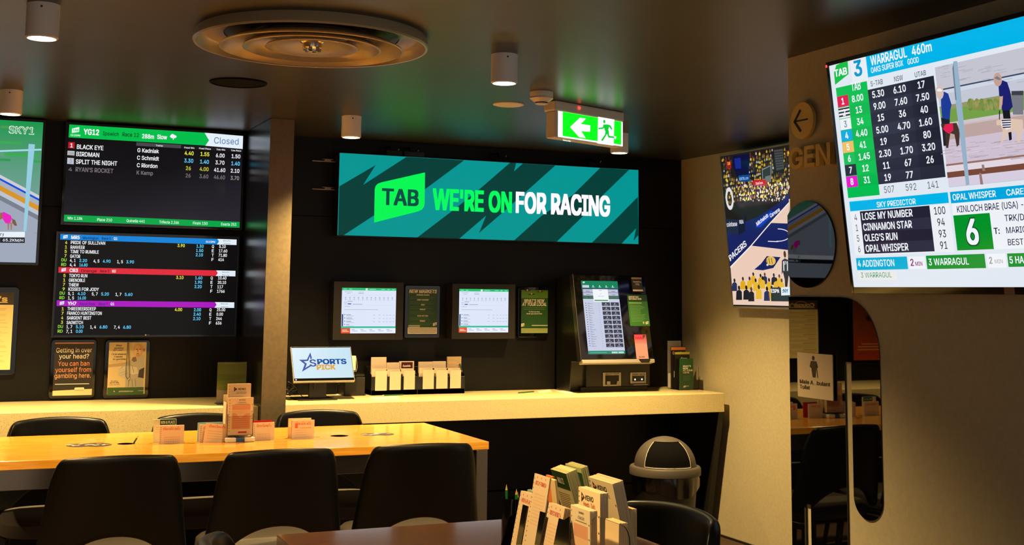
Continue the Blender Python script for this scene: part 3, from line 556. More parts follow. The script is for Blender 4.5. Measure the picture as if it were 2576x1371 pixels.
# ---- greyhound broadcast television
p, q_ = on(1,YT,107,308), on(1,YT,93.5,661)
W_ = 1.32; H_ = p.z-q_.z
a = tv('wall_television','large television at the edge showing a greyhound race broadcast on grass',Vector((p.x-W_+.004,YT,q_.z)),X,Z,W_,H_,bez=.014)
a.quv([(0,0),(W_,0),(W_,H_),(0,H_)],[(150,165,185),(150,170,190),(20,150,75),(30,165,80)],0)
a.zoom(0,280,200,700,653)
hu = lambda x,y: a.uv(x,y)
gL = hu(0,545); gR = hu(320,715)
sl = (gR[1]-gL[1])/(gR[0]-gL[0])
def band(y0, y1, col, lv):
    a0, a1 = hu(0,y0), hu(0,y1)
    U0, U1 = max(0, a0[0]-.55), W_
    a.quv([(U0,min(H_,a0[1]+sl*(U0-a0[0]))),(U1,a0[1]+sl*(U1-a0[0])),(U1,a1[1]+sl*(U1-a1[0])),(U0,min(H_-.01,a1[1]+sl*(U0-a1[0])))],col,lv)
a0 = hu(0,600); a.quv([(0,0),(W_,0),(W_,a0[1]+sl*(W_-a0[0])),(max(0,a0[0]-.5),a0[1]+.25),(0,a0[1]+.25)],(158,168,186),1)
band(520,548,(205,205,215),2); band(548,566,(15,80,215),3); band(566,608,(170,175,190),2); band(608,652,(215,150,40),3); band(652,690,(190,195,210),2); band(690,730,(120,128,142),2)
for k in range(26):
    u_ = random.random()*W_; v_ = .5+random.random()*.22
    if v_ > H_*.66: a.ruv(u_,v_,min(W_,u_+.12+.1*random.random()),v_+.012,(40+random.randint(0,50),165+random.randint(-15,20),80),1.5)
for k in range(22):
    u_ = random.random()*W_; v_ = .06+random.random()*.12; a.ruv(u_,v_,min(W_,u_+.1+.12*random.random()),v_+.006,(140+random.randint(0,30),155,175),1.5)
a.q([(235,268),(287,272),(215,985),(192,985)],(150,205,225),4); a.q([(0,320),(340,308),(340,322),(0,334)],(165,220,235),4)
for k in range(3): u_ = .25+k*.3; a.ruv(u_,.22,u_+.02,H_*.86,(150,200,215),4)
a.q([(15,835),(30,826),(88,855),(98,880),(80,925),(45,920),(20,880)],(235,30,190),5)
a.q([(0,835),(18,832),(24,880),(0,890)],(150,105,70),5); a.q([(98,880),(125,895),(140,940),(120,940),(100,915)],(120,92,70),5)
for x_ in (60,84): a.q([(x_,915),(x_+16,915),(x_+12,975),(x_+4,975)],(165,120,95),5)
a.q([(0,990),(205,990),(203,1034),(0,1034)],(230,240,246),6); a.q([(0,1036),(203,1038),(203,1082),(0,1080)],(26,26,40),6)
bx = hu(0,990); bz_ = hu(0,1034); a.ruv(bx[0]-.3,bz_[1],bx[0],bx[1],(230,240,246),6); by = hu(0,1036); bw = hu(0,1080); a.ruv(bx[0]-.3,bw[1],bx[0],by[1],(26,26,40),6)
a.T('y',(18,1022),(32,1022),26,(40,50,90),7,.03); a.T('r',(2,1022),(12,1022),26,(40,50,90),7,.03); a.T('65.2KM/H',(22,1070),(190,1070),22,(235,240,245),7,.02)
a.T('SKY1',(70,180),(280,190),58,(235,250,240),6,.05); a.T('SKY1',(76,177),(274,187),52,(30,150,80),7,.0)
done(a)

# ---- LED banner
YL = 7.0
p, q_ = on(1,YL,854.5,384.6), on(1,YL,1606,614)
O_ = Vector((p.x,YL,q_.z)); W_, H_ = q_.x-p.x, p.z-q_.z
a = tv('led_banner','long teal striped banner screen with green and white racing slogan',O_,X,Z,W_,H_,bez=.004,depth=.075,m_case='brown_black',m_bez='black_plastic',m_scr='led_panel',cat='sign',base=(0,140,138))
dk = (0,58,52)
a.zoom(660,330,1320,690,2514)
a.q([(738,528),(1085,325),(965,515),(1380,247),(1932,280),(1560,555),(1062,812),(770,1003),(726,1005)],dk)
z4 = lambda x,y: (1100+x/3.809, 330+y/3.809)
px_ = lambda x,y: (660+x/3.809, 330+y/3.809)
a.zoom(0,0,2576,1371,2576)
a.q([z4(700,300),z4(755,307),z4(735,385),z4(820,310),z4(1132,328),z4(850,580),z4(620,785),z4(400,975),z4(468,808),z4(205,1035),px_(1480,1022),px_(1830,755),px_(2075,560)],dk)
a.q([z4(1560,352),z4(1838,370),z4(1590,610),z4(1395,815),z4(1145,1058),z4(735,1048),z4(1000,810),z4(1300,610)],dk)
a.q([z4(1922,628),z4(1700,855),z4(1480,1070),z4(1765,1078),z4(1905,930),z4(1880,1050),z4(1926,995)],dk)
a.zoom(660,330,1320,690,2514)
a.q([(1558,395),(1555,690),(1548,725),(1530,750),(1495,768),(1070,876),(1076,555),(1085,525),(1105,503),(1140,490)],(0,232,80),2)
a.T('TAB',(1142,702),(1497,714),150,(8,70,62),3,.045)
a.T("WE'RE ON",(1628,748),(2390,775),192,(0,235,90),3,.06)
a.zoom(1100,330,1760,690,2514); a.T('FOR RACING',(750,779),(1655,808),188,(255,238,255),3,.06)
done(a)
for q1,q2,hh in (((785,475),(850,479),.004),((785,404),(850,406),.004)):
    s1, s2 = on(1,YW-.015,*q1), on(1,YW-.015,*q2)
    m = MB(); m.box((s1.x,YW-.02,s1.z-.003),(s2.x+.12,YW-.0005,s1.z+.003)); m.box((s1.x+.075,YW-.02,s1.z+.001),(s1.x+.115,YW-.0005,s1.z+.012)); m.box((s1.x+.06,YW-.02,s1.z+.011),(s1.x+.13,YW-.0005,s1.z+.015)); m.build('side_bar','silver_trim',a.root,bevel=.002)  # thin silver bars on the wall beside the banner
for xx,ww in ((990,.10),(1040,.13),(1262,.09),(1500,.12)):
    s1 = on(1,YL+.03,xx,392)
    m = MB(); m.box((s1.x-ww/2,YL+.012,O_.z+H_),(s1.x+ww/2,YL+.05,O_.z+H_+.035)); m.tube([(s1.x-.02,YL+.03,O_.z+H_+.03),(s1.x-.02,YL+.05,O_.z+H_+.06),(s1.x-.03,YW,O_.z+H_+.06)],.006); m.tube([(s1.x+.02,YL+.03,O_.z+H_+.02),(s1.x+.03,YL+.02,O_.z+H_+.05)],.007)
    m.build('hanging_clamp','black_gloss',a.root,bevel=.002)

# ---- betting terminals on the wall
def terminal(label, quad, hous, z5):
    x0,y0,x1,y1,wp = z5
    yv = 7.02
    mm = MB(Vector((0,yv,0)),X,Z).zoom(x0,y0,x1,y1,wp)
    (ua,va),(ub,vb) = mm.uv(*quad[0]), mm.uv(*quad[1]); (ha,hva),(hb,hvb) = mm.uv(*hous[0]), mm.uv(*hous[1])
    a = tv('betting_terminal',label,Vector((ua,yv,vb)),X,Z,ub-ua,va-vb,depth=.10,m_case='brown_black',m_bez='brown_black',cat='betting terminal',base=(222,230,250),bezels=(ua-ha,hb-ub,vb-hvb,hva-va),group='wall betting terminals')
    W_,H_ = ub-ua, va-vb
    a.ruv(0,H_*.945,W_,H_,(30,190,110)); a.ruv(W_*.43,H_*.95,W_*.47,H_*.99,(220,255,235),2)
    for u_,l_ in ((.03,.06),(.13,.05),(.5,.12),(.72,.07),(.83,.05),(.92,.05)): a.ruv(W_*u_,H_*.963,W_*(u_+l_),H_*.976,(150,235,190),2)
    g = (176,182,205)
    for k in range(12): a.ruv(W_*(.06+k*.078),H_*.765,W_*(.08+k*.078),H_*.80,g,2); a.ruv(W_*(.06+k*.078),H_*.735,W_*(.083+k*.078),H_*.75,g,2)
    for u_,v_,l_,c in ((.05,.905,.14,g),(.09,.875,.07,g),(.3,.905,.1,g),(.3,.875,.1,(140,150,190)),(.11,.695,.09,(130,136,170)),(.04,.675,.06,g),(.11,.635,.065,(50,70,150)),(.2,.635,.18,(140,146,180)),(.05,.64,.04,g),(.06,.585,.1,g),(.05,.515,.62,g)): a.ruv(W_*u_,H_*v_,W_*(u_+l_),H_*(v_+(.02 if c==(50,70,150) else .010)),c,2)
    for v_ in (.84,.72,.62): a.ruv(W_*.05,H_*v_,W_*.92,H_*(v_+.003),(200,206,225),2)
    for r_ in range(4):
        v_ = .40-r_*.072
        a.ruv(W_*.055,H_*v_,W_*.07,H_*(v_+.02),(90,100,140),2); a.ruv(W_*.09,H_*v_,W_*(.15+.05*random.random()),H_*(v_+.012),(130,138,170),2); a.ruv(W_*.09,H_*(v_-.025),W_*.23,H_*(v_-.016),g,2)
        if r_ < 3:
            for u_ in (.58,.68,.76,.82,.88,.94): a.ruv(W_*u_,H_*(v_-.006),W_*(u_+.035),H_*(v_+.004),g,2)
    a.ruv(W_*.01,H_*.155,W_*.035,H_*.42,(40,70,110),2)
    a.ruv(0,H_*.115,W_,H_*.152,(40,190,150),2); a.ruv(0,0,W_,H_*.115,(236,240,255),2); a.ruv(0,0,W_*.165,H_*.115,(235,80,40),3)
    a.ruv(W_*.02,H_*.065,W_*.11,H_*.08,(255,220,200),4); a.ruv(W_*.02,H_*.035,W_*.14,H_*.05,(255,220,200),4)
    for k in range(5): a.ruv(W_*(.19+k*.16),H_*.075,W_*(.25+k*.16),H_*.09,g,4); a.ruv(W_*(.2+k*.16),H_*.045,W_*(.3+k*.16),H_*.058,g,4)
    done(a)
terminal('wall betting terminal between concrete column and green new markets poster',((727,176),(1268,638)),((646,112),(1342,704)),(680,680,1240,1020,2258))
terminal('wall betting terminal between the two green wall posters',((124,199),(556,584)),((64,152),(614,640)),(1120,670,1820,1060,2461))

# ---- poster frames
def poster(label, yv, sheet, frame, z5, name='poster_frame', cat='poster', mfr='black_gloss', group=None, r=.012):
    x0,y0,x1,y1,wp = z5
    a = MB(Vector((0,yv,0)),X,Z).zoom(x0,y0,x1,y1,wp)
    (ua,va),(ub,vb) = a.uv(*sheet[0]), a.uv(*sheet[1]); (fa,fva),(fb,fvb) = a.uv(*frame[0]), a.uv(*frame[1])
    root = thing(name,label,cat,((fa+fb)/2,YW,(fva+fvb)/2),group)
    m = MB(Vector((0,yv,0)),X,Z); m.prism(rrect(fa,fvb,fb,fva,r),-(YW-yv)+.0005,-.0015); m.build('frame',mfr,root,bevel=.003)
    a.O = Vector((ua,yv,vb)); a.W, a.H = ub-ua, va-vb; a.root = root; a.mat='print'; a.L = .0002
    return a
def sheet_done(a): a.build('poster', 'print', a.root)
zP = (680,680,1240,1020,2258)
Wp = (225,215,195)
a = poster('framed green poster headed New Markets between the two terminals',7.095,((1402,190),(1689,643)),((1368,150),(1718,681)),zP)
a.ruv(0,0,a.W,a.H,(42,74,30),0); W_,H_ = a.W,a.H
a.tuv('NEW MARKETS',.004,H_*.915,W_-.004,.02,Wp,2,.05,.2)
for s_,v_,w2 in (('RUNNING DOUBLE',.855,.45),('EARLY QUADDIE',.745,.4),('BIG6',.635,.12),('PARLAY',.53,.2),('FLEXI-BETTING',.385,.37),('TREBLE',.27,.19)):
    a.tuv(s_,W_*(.5-w2/2),H_*v_,W_*(.5+w2/2),.0085,Wp,2,.03,.2); a.lines(W_*.06,W_*.95,H_*(v_-.03),.010,2,.002,(84,112,52),2)
a.quv([(W_*.86,H_*.17),(W_*.99,H_*.2),(W_*.99,H_*.26),(W_*.86,H_*.235)],Wp,2); a.tuv('TAB',W_*.875,H_*.2,W_*.975,.008,(42,74,30),3,.03)
a.ruv(0,0,W_,H_*.14,Wp,2)
for k in range(4): a.ruv(W_*.02,H_*(.022+k*.03),W_*.98,H_*(.034+k*.03),(96,84,60),3)
a.lines(W_*.02,W_*.42,H_*.19,.008,2,.003,Wp,2,.2)
sheet_done(a)
zQ = (1120,670,1820,1060,2461)
a = poster("framed green poster reading What's New beside the self-service kiosk",7.095,((674,209),(906,592)),((648,180),(912,627)),zQ)
W_,H_ = a.W,a.H; a.ruv(0,0,W_,H_,(40,82,28),0); a.ruv(0,H_*.815,W_,H_,(92,138,30),1)
for u_,v_ in ((.22,.985),(.7,.965),(.38,.9)):
    a.quv([(W_*(u_-.15),H_*v_),(W_*(u_+.0),H_*(v_-.02)),(W_*(u_+.16),H_*(v_+.008)),(W_*(u_+.02),H_*(v_+.02))],(46,40,24),2); a.disc(W_*u_,H_*(v_+.012),.006,.006,(196,158,120),3)
a.tuv("WHAT'S NEW",W_*.11,H_*.715,W_*.87,.02,Wp,2,.05,.2); a.tuv('AT YOUR LOCAL',W_*.03,H_*.635,W_*.95,.02,Wp,2,.05,.2)
for v_ in (.59,.55): a.ruv(W_*.08,H_*v_,W_*.9,H_*(v_+.012),(98,128,60),2)
a.tuv('To find out more',W_*.28,H_*.485,W_*.69,.008,Wp,2,.03); a.tuv('hover your phone here',W_*.2,H_*.44,W_*.78,.008,Wp,2,.03)
a.quv([(0,H_*.15),(W_*.12,H_*.17),(W_*.12,H_*.235),(0,H_*.22)],Wp,2); a.tuv('TAB',W_*.015,H_*.175,W_*.11,.008,(60,90,40),3); a.ruv(W_*.4,H_*.175,W_,H_*.19,Wp,2)
for k in range(4): a.ruv(0,H_*(.012+k*.028),W_,H_*(.028+k*.028),(186,190,120),2)
sheet_done(a)
zL = (0,560,660,1020,1967)
a = poster('framed black chalkboard style poster reading Getting in over your head',7.095,((414,893),(687,1292)),((385,876),(708,1313)),zL,r=.02)
W_,H_ = a.W,a.H; a.ruv(0,0,W_,H_,(40,36,32),0); a.ruv(0,H_*.96,W_,H_*.985,(176,120,84),1); a.zoom(*zL[:4],zL[4])
cr=(250,238,215); og=(250,150,105)
a.tuv('Getting in over',W_*.04,H_*.80,W_*.95,.024,cr,2,.0); a.tuv('your head?',W_*.12,H_*.685,W_*.88,.024,cr,2,.0)
a.tuv('You can ban',W_*.1,H_*.55,W_*.9,.024,og,2,.0); a.tuv('yourself from',W_*.04,H_*.435,W_*.95,.024,og,2,.0); a.tuv('gambling here.',W_*.03,H_*.325,W_*.95,.024,(252,170,120),2,.0)
a.ruv(W_*.05,H_*.205,W_*.92,H_*.217,cr,2); a.quv([(0,0),(W_,0),(W_,H_*.115),(0,H_*.09)],(236,216,160),2); a.quv(rrect(W_*.55,H_*.085,W_*.8,H_*.145,.006),(240,228,190),3); a.ruv(W_*.56,H_*.085,W_*.79,H_*.1,(190,165,110),3.5)
sheet_done(a)
a = poster('framed poster with photo of a bald man with folded arms',7.095,((820,898),(1083,1284)),((790,880),(1112,1313)),zL,r=.02)
a.zoom(100,840,400,1020,2285); W_,H_ = a.W,a.H
O_ = a.O.copy()
a.quv([(0,0),(W_,0),(W_,H_),(0,H_)],[(232,206,150),(232,206,150),(206,184,140),(206,184,140)],0)
a.quv([(0,H_*.52),(W_*.55,H_*.55),(W_*.55,H_*.62),(0,H_*.58)],(184,158,118),.5)
sh = (186,176,156)
a.q([(1820,435),(2000,400),(2010,640),(1985,880),(1980,1015),(1635,1020),(1640,860),(1500,800),(1510,690),(1600,600),(1740,500)],sh,1)
a.q([(1905,690),(2005,640),(1990,850),(1880,830)],(62,58,52),2)
a.q([(1500,700),(1620,620),(1700,760),(1740,800),(1640,850),(1505,805)],(204,196,176),2); a.q([(1600,640),(1660,600),(1860,640),(1890,760),(1780,780),(1650,740)],(216,206,184),3)
for p1,p2 in (((1520,760),(1680,700)),((1540,800),(1700,740)),((1760,600),(1800,740)),((1700,880),(1690,1010)),((1760,860),(1770,1010)),((1820,860),(1830,1000))): a.q([p1,(p1[0]+10,p1[1]),(p2[0]+10,p2[1]),p2],(128,118,102),4)
a.q([(1780,450),(1840,435),(1860,520),(1800,540),(1760,500)],(128,102,80),3)
du,dv = a.uv(1885,320)
a.disc(du,dv,.026,.037,(206,160,112),5,28); a.disc(du-.005,dv-.002,.019,.031,(222,180,132),6,28)
for x_ in (1845,1905): a.q([(x_,290),(x_+32,286),(x_+32,298),(x_,302)],(96,62,44),7)
a.q([(1868,300),(1884,300),(1892,345),(1866,348)],(178,128,88),7); a.q([(1850,372),(1905,368),(1900,380),(1856,384)],(120,66,52),7); a.q([(1840,395),(1925,385),(1900,430),(1850,430)],(190,146,106),6.5)
du,dv=a.uv(1998,310); a.disc(du,dv,.005,.009,(170,122,86),6)
tx=(60,52,44)
for s_,x0,x1,y_,h_ in (('When',1462,1575,236,30),('gambling',1425,1605,285,30),("isn't over...",1405,1615,325,28),("I'd do whatever",1375,1660,402,30),('I needed',1420,1590,450,30),('to gamble. ”',1400,1655,498,30)): a.T(s_,(x0,y_),(x1,y_),h_,tx,2,.03,.2)
a.T("It's OK to",(1360,918),(1495,915),22,tx,2,.03); a.T('ask for help',(1340,948),(1520,945),22,tx,2,.03); a.T('1800 858 858',(1330,985),(1530,982),18,(120,110,92),2,.02)
a.q([(1340,533),(1590,533),(1590,538),(1340,538)],(150,138,112),2)
a.R((1296,1030),(1985,1160),(66,96,46),5); du,dv=a.uv(1425,1100); a.disc(du,dv,.003,.003,(230,225,200),6); a.T('gamblinghelpqld.org.au',(1515,1110),(1790,1105),22,(220,220,190),6,.03); a.ruv(W_*.82,H_*.06,W_*.98,H_*.07,(170,180,140),6)
sheet_done(a)
m = MB(Vector((0,7.085,0)),X,Z).zoom(100,840,400,1020,2285)
pts = [m.P(*m.uv(x_,y_),0) for x_,y_ in ((1690,165),(1672,400),(1652,650),(1650,820),(1680,862),(1715,830),(1712,650),(1708,400),(1705,165))]
tag(m.build('cord','black_plastic',None),'','cord'); bpy.data.objects.remove(bpy.data.objects['cord'])
m = MB(); m.tube(pts,.0016,6); tag(m.build('lanyard','black_plastic'),'thin black cord looped over the poster of the bald man','cord')
# house rules page, partly in view, and an orange poster further along (seen in the mirror-black pictogram)
zH = (0,700,60,960,316)
a = poster('framed cream house rules page with dark crest header',7.095,((195,188),(152,1212)),((232,138),(205,1262)),zH,r=.02)
root = a.root
u1 = on(1,7.095,37,736).x-.002; v1 = on(1,7.095,37,736).z; v0_ = on(1,7.095,28.5,930).z
for ch in list(root.children): bpy.data.objects.remove(ch)
root.location = (u1-.148,YW,(v0_+v1)/2)
m = MB(Vector((0,7.095,0)),X,Z); m.prism(rrect(u1-.297-.025,v0_-.027,u1+.025,v1+.03,.02),-.0245,-.0015); m.build('frame','black_gloss',root,bevel=.003)
a.O = Vector((u1-.297,7.095,v0_)); W_,H_ = .297, v1-v0_
a.ruv(0,0,W_,H_,(238,222,160),0); a.ruv(0,H_*.84,W_,H_,(66,58,48),1)
a.tuv('Cougar\'s',W_*.10,H_*.885,W_*.895,.026,(236,212,140),2,.05); a.ruv(W_*.1,H_*.866,W_*.9,H_*.877,(240,215,165),2)
for k in range(9):
    aa = PI*k/9; ab = PI*(k+1)/9
    a.quv([(W_*.5+.055*math.cos(aa),H_*.92+.026*math.sin(aa)),(W_*.5+.055*math.cos(ab),H_*.92+.026*math.sin(ab)),(W_*.5+.050*math.cos(ab),H_*.92+.022*math.sin(ab)),(W_*.5+.050*math.cos(aa),H_*.92+.022*math.sin(aa))],(225,195,130),2)
v_ = H_*.81
while v_ > H_*.07:
    n_ = random.choice((1,2,3,4)); a.ruv(W_*.06,v_,W_*(.3+.2*random.random()),v_+.0035,(190,150,80),2); v_ -= .009
    for k in range(n_): a.ruv(W_*.06,v_,W_*(.8+.14*random.random()),v_+.0025,(212,186,118),2); v_ -= .0075
    v_ -= .006
sheet_done(a)
rt_ = thing('poster_frame','framed orange and red poster seen only as a mirror image in the black pictogram','poster',(-.52,YW,1.25))
a = MB(Vector((-.67,7.095,1.03)),X,Z); m = MB(a.O,X,Z); m.prism(rrect(-.025,-.025,.325,.465,.02),-.0245,-.0015); m.build('frame','black_gloss',rt_,bevel=.003)
a.quv([(0,0),(.3,0),(.3,.44),(0,.44)],[(190,60,20),(190,60,20),(150,90,50),(150,90,50)],0); a.disc(.15,.3,.03,.02,(40,30,30),2); a.lines(.03,.27,.12,.02,3,.008,(225,160,110),2)
a.build('poster','print',rt_)

# ================================================================ COUNTERS
ctz = on(1,YW,1300,981).z
def counter(name, label, x0, x1, yf, panels):
    t = thing(name,label,'counter',((x0+x1)/2,(yf+YW)/2,0))
    m = MB(); m.box((x0,yf,ctz-.115),(x1,YW-.001,ctz)); m.build('worktop','speckled_stone',t,bevel=.003)
    for (xa,xb,top_y,bot_y) in panels:
        m = MB(Vector((xa,0,0)),Y,Z,X); m.prism([(top_y[0],ctz-.115),(top_y[1],ctz-.115),(bot_y[1],0),(bot_y[0],0)],0,xb-xa); m.build('end_panel','skirting',t,bevel=.002)
    return t
yf = 6.545
counter('stone_counter','long speckled stone counter holding the self-service kiosk and slip boxes',1.5645,4.335,yf,((4.295,4.335,(6.55,7.088),(6.72,7.088)),))
counter('stone_counter','shorter speckled stone counter below the race televisions and house posters',-2.4,1.4365,yf-.06,((-2.4,-2.36,(yf,YW-.031),(yf,YW-.031)),))

# ================================================================ KIOSK
yk = 6.72
bl = on(1,yk,1462,904.5); br = on(1,yk,1645,905)
d = ray(1441,690.5); tl = EYE + d*(bl.x/d.x)
Vk = (tl-bl).normalized(); O_ = bl.copy(); Wk = br.x-bl.x; Hk = (tl-bl).length
kt = thing('betting_kiosk','black self-service betting kiosk with tilted touchscreen on stone counter','kiosk',(bl.x+Wk/2,6.9,ctz))
mk = MB(O_,X,Vk)
nb = lambda v: mk.P(0,v,0)
# body wedge behind the panel
m = MB(Vector((bl.x+.012,0,0)),Y,Z,X); m.prism([(bl.y+.045,bl.z-.02),(tl.y+.045,tl.z-.01),(7.09,tl.z-.02),(7.09,ctz+.001),(6.90,ctz+.001),(6.875,bl.z-.02)],0,Wk-.03); m.build('body','black_plastic',kt,bevel=.006)
m = MB(O_,X,Vk); m.ob(0,Wk,0,Hk,-.042,-.001); m.build('front_panel','black_gloss',kt,bevel=.004)
m = MB(O_,X,Vk); m.ob(-.003,.0005,-.01,Hk+.002,-.045,.002); m.build('edge_trim','steel',kt)
zK = (1400,680,1700,1000,1285)
a = MB(O_,X,Vk).zoom(*zK); a.L = .0004
(u0_,v1_),(u1_,v0_) = a.uv(263,112), a.uv(745,900)
b0 = a.uv(345,896); u0_ = (u0_+b0[0])/2; t1 = a.uv(653,125); u1_ = (u1_+t1[0])/2
OK = O_ + X*u0_ + Vk*v0_; W_,H_ = u1_-u0_, v1_-v0_
a.plane(OK,X,Vk); a.ruv(0,0,W_,H_,(200,206,228),0)
a.quv([(0,H_*.9),(W_,H_*.9),(W_,H_),(0,H_)],[(24,130,92)]*4,1); a.ruv(W_*.02,H_*.905,W_*.2,H_*.94,(200,212,225),2); a.quv([(W_*.04,H_*.965),(W_*.09,H_*.97),(W_*.09,H_*.99),(W_*.04,H_*.985)],(230,245,235),2)
for k in range(4): a.disc(W_*(.31+k*.18),H_*.93,.004,.005,(190,230,210),2,8); a.ruv(W_*(.28+k*.18),H_*.91,W_*(.35+k*.18),H_*.917,(190,230,210),2)
a.ruv(0,H_*.75,W_,H_*.9,(66,74,104),1)
for v_ in (.842,.795):
    a.ruv(W_*.02,H_*v_,W_*.3,H_*(v_+.042),(186,194,216),2); a.ruv(W_*.71,H_*v_,W_*.98,H_*(v_+.042),(186,194,216),2); a.ruv(W_*.1,H_*(v_+.01),W_*.2,H_*(v_+.016),(90,96,120),3); a.ruv(W_*.8,H_*(v_+.01),W_*.9,H_*(v_+.016),(90,96,120),3)
for u_ in (.02,.17,.71,.85): a.ruv(W_*u_,H_*.757,W_*(u_+.13),H_*.787,(66,120,80),2)
a.ruv(W_*.285,H_*.712,W_*.705,H_*.885,(240,246,250),4); a.ruv(W_*.31,H_*.722,W_*.68,H_*.737,(60,150,70),5); a.quv([(W_*.47,H_*.81),(W_*.475,H_*.81),(W_*.53,H_*.835),(W_*.525,H_*.835)],(40,40,50),5); a.ruv(W_*.46,H_*.865,W_*.54,H_*.87,(120,130,150),5); a.ruv(W_*.42,H_*.785,W_*.58,H_*.79,(170,176,190),5)
for r_ in range(10):
    v_ = .655-r_*.0625
    for c_ in (.5,.745): a.ruv(W_*c_,H_*v_,W_*(c_+.225),H_*(v_+.05),(64,64,78),2); a.disc(W_*(c_+.11),H_*(v_+.031),.0035,.004,(215,215,225),3,6); a.ruv(W_*(c_+.06),H_*(v_+.01),W_*(c_+.17),H_*(v_+.015),(190,190,205),3)
for r_ in range(19):
    v_ = .685-r_*.032
    a.ruv(W_*.05,H_*v_,W_*.075,H_*(v_+.009),(60,60,80),2); a.ruv(W_*.11,H_*(v_+.006),W_*.16,H_*(v_+.010),(130,136,156),2); a.ruv(W_*.11,H_*(v_-.006),W_*(.2+.08*random.random()),H_*(v_-.001),(130,136,156),2); a.ruv(W_*.4,H_*v_,W_*.435,H_*(v_+.006),(170,176,196),2)
a.ruv(0,0,W_,H_*.045,(40,140,110),2); a.ruv(W_*.63,H_*.008,W_*.79,H_*.032,(190,220,210),3); a.ruv(W_*.81,H_*.008,W_*.96,H_*.032,(190,220,210),3); a.ruv(W_*.04,H_*.015,W_*.5,H_*.022,(120,190,165),3)
a.build('display','screen',kt)
# scanner window
a = MB(O_,X,Vk).zoom(*zK)
pts = [a.uv(832,692),a.uv(960,692),a.uv(995,955),a.uv(862,955)]
uu0,uu1,vv0,vv1 = (pts[0][0]+pts[3][0])/2,(pts[1][0]+pts[2][0])/2,pts[3][1],pts[0][1]
hh = vv1-vv0; ww = uu1-uu0
a.quv([(uu0,vv0),(uu1,vv0),(uu1,vv0+hh*.62),(uu0,vv0+hh*.62)],(235,150,105),2); a.quv([(uu0,vv0+hh*.62),(uu1,vv0+hh*.62),(uu1,vv1),(uu0,vv1)],[(236,130,95),(236,130,95),(190,60,50),(225,25,40)],2)
a.ruv(uu0+ww*.06,vv0+hh*.80,uu0+ww*.72,vv1-hh*.03,(235,10,45),3)
for k in range(4): a.ruv(uu0+ww*(.1+k*.15),vv1-hh*.09,uu0+ww*(.18+k*.15),vv1-hh*.04,(255,90,110),4)
a.quv([(uu0+ww*.72,vv1-hh*.03),(uu0+ww*.95,vv1-hh*.02),(uu0+ww*.74,vv1-hh*.2)],(70,20,16),4)
a.tuv('SCAN',uu0+ww*.22,vv0+hh*.05,uu0+ww*.66,hh*.055,(20,8,6),4,.03)
a.build('scanner','scan_glow',kt)
m = MB(O_,X,Vk); m.ob(.002,Wk-.002,-.026,-.003,-.04,.012); m.build('trim_bar','silver_trim',kt,bevel=.004)
m = MB(O_,X,Vk).zoom(*zK); (ua,va),(ub,vb) = m.uv(878,968), m.uv(1004,1012)
m.prism([(ua,-.003),(ub,-.003),(ub,-.012),(ub-.012,-.0265),(ua+.018,-.0265),(ua+.004,-.014)],.0115,.0135); m.build('tap_reader','dark_metal',kt)
# lower front
yl = 6.86
m = MB(Vector((0,yl,0)),X,Z).zoom(*zK)
(la,lt),(lb,lb2) = m.uv(322,1052), m.uv(1007,1246)
m.ob(la,lb,lb2,bl.z-.02,-.06,0); m.build('lower_panel','dark_metal',kt,bevel=.004)
m = MB(Vector((0,yl,0)),X,Z).zoom(*zK); (pa,pt),(pb,pb2) = m.uv(300,1256), m.uv(988,1312)
m.ob(pa-.02,pb,ctz,lb2,-.2,-.012); m.build('plinth','brown_black',kt,bevel=.002)
def slot(name, q1, q2, o1, o2, text):
    m = MB(Vector((0,yl,0)),X,Z).zoom(1500,915,1650,990,2576)
    (a0,b1),(a1,b0) = m.uv(*q1), m.uv(*q2); (c0,d1),(c1,d0) = m.uv(*o1), m.uv(*o2)
    frame_ring(m,c0,d0,c1,d1,(c0-a0,a1-c1,d0-b0,b1-d1),0,.008); o = m.build(name,'silver_trim',kt,bevel=.002)
    m = MB(Vector((0,yl,0)),X,Z); m.ob(c0,c1,d0,d1,0,.001); m.build('opening','black_gloss',o)
    m = MB(Vector((0,yl+0,0)),X,Z); m.O = Vector((0,yl-.008,0)); m.tuv(text,c0-.002,d1+.003,c1+.002,(b1-d1)*.5,(70,50,24),1,.03); m.build('lettering','print',o)
    return o, c0, c1, d0, d1
o,c0,c1,d0,d1 = slot('ticket_slot',(270,380),(1045,958),(368,500),(958,890),'COLLECT TICKET')
m = MB(Vector((0,yl,0)),X,Z); m.ob(c0+.012,c0+.036,d0,d0+.02,.002,.007); m.build('finger_rest','silver_trim',o,bevel=.001); m = MB(Vector((0,yl,0)),X,Z); m.prism([(c1-.018,d0),(c1,d0),(c1,d0+.02),(c1-.012,d0+.02)],.002,.007); m.build('finger_rest','silver_trim',o,bevel=.001)
o,c0,c1,d0,d1 = slot('note_slot',(1450,375),(2125,850),(1530,520),(2060,750),'INSERT NOTE')
m = MB(Vector((0,yl,0)),X,Z); m.disc(c0+(c1-c0)*.26,d0+(d1-d0)*.32,.005,.005,(255,255,255),4); m.build('note_light','white_led',o); m = MB(Vector((0,yl,0)),X,Z); m.disc(c0+(c1-c0)*.82,d0+(d1-d0)*.34,.005,.005,(255,255,255),4); m.build('note_light','white_led',o)
m = MB(Vector((0,yl,0)),X,Z); m.prism([(c0-.012,d0-.018),(c1+.012,d0-.018),(c1+.008,d0-.022),(c0-.004,d0-.022)],0,.03); m.build('tray','silver_trim',o,bevel=.001)
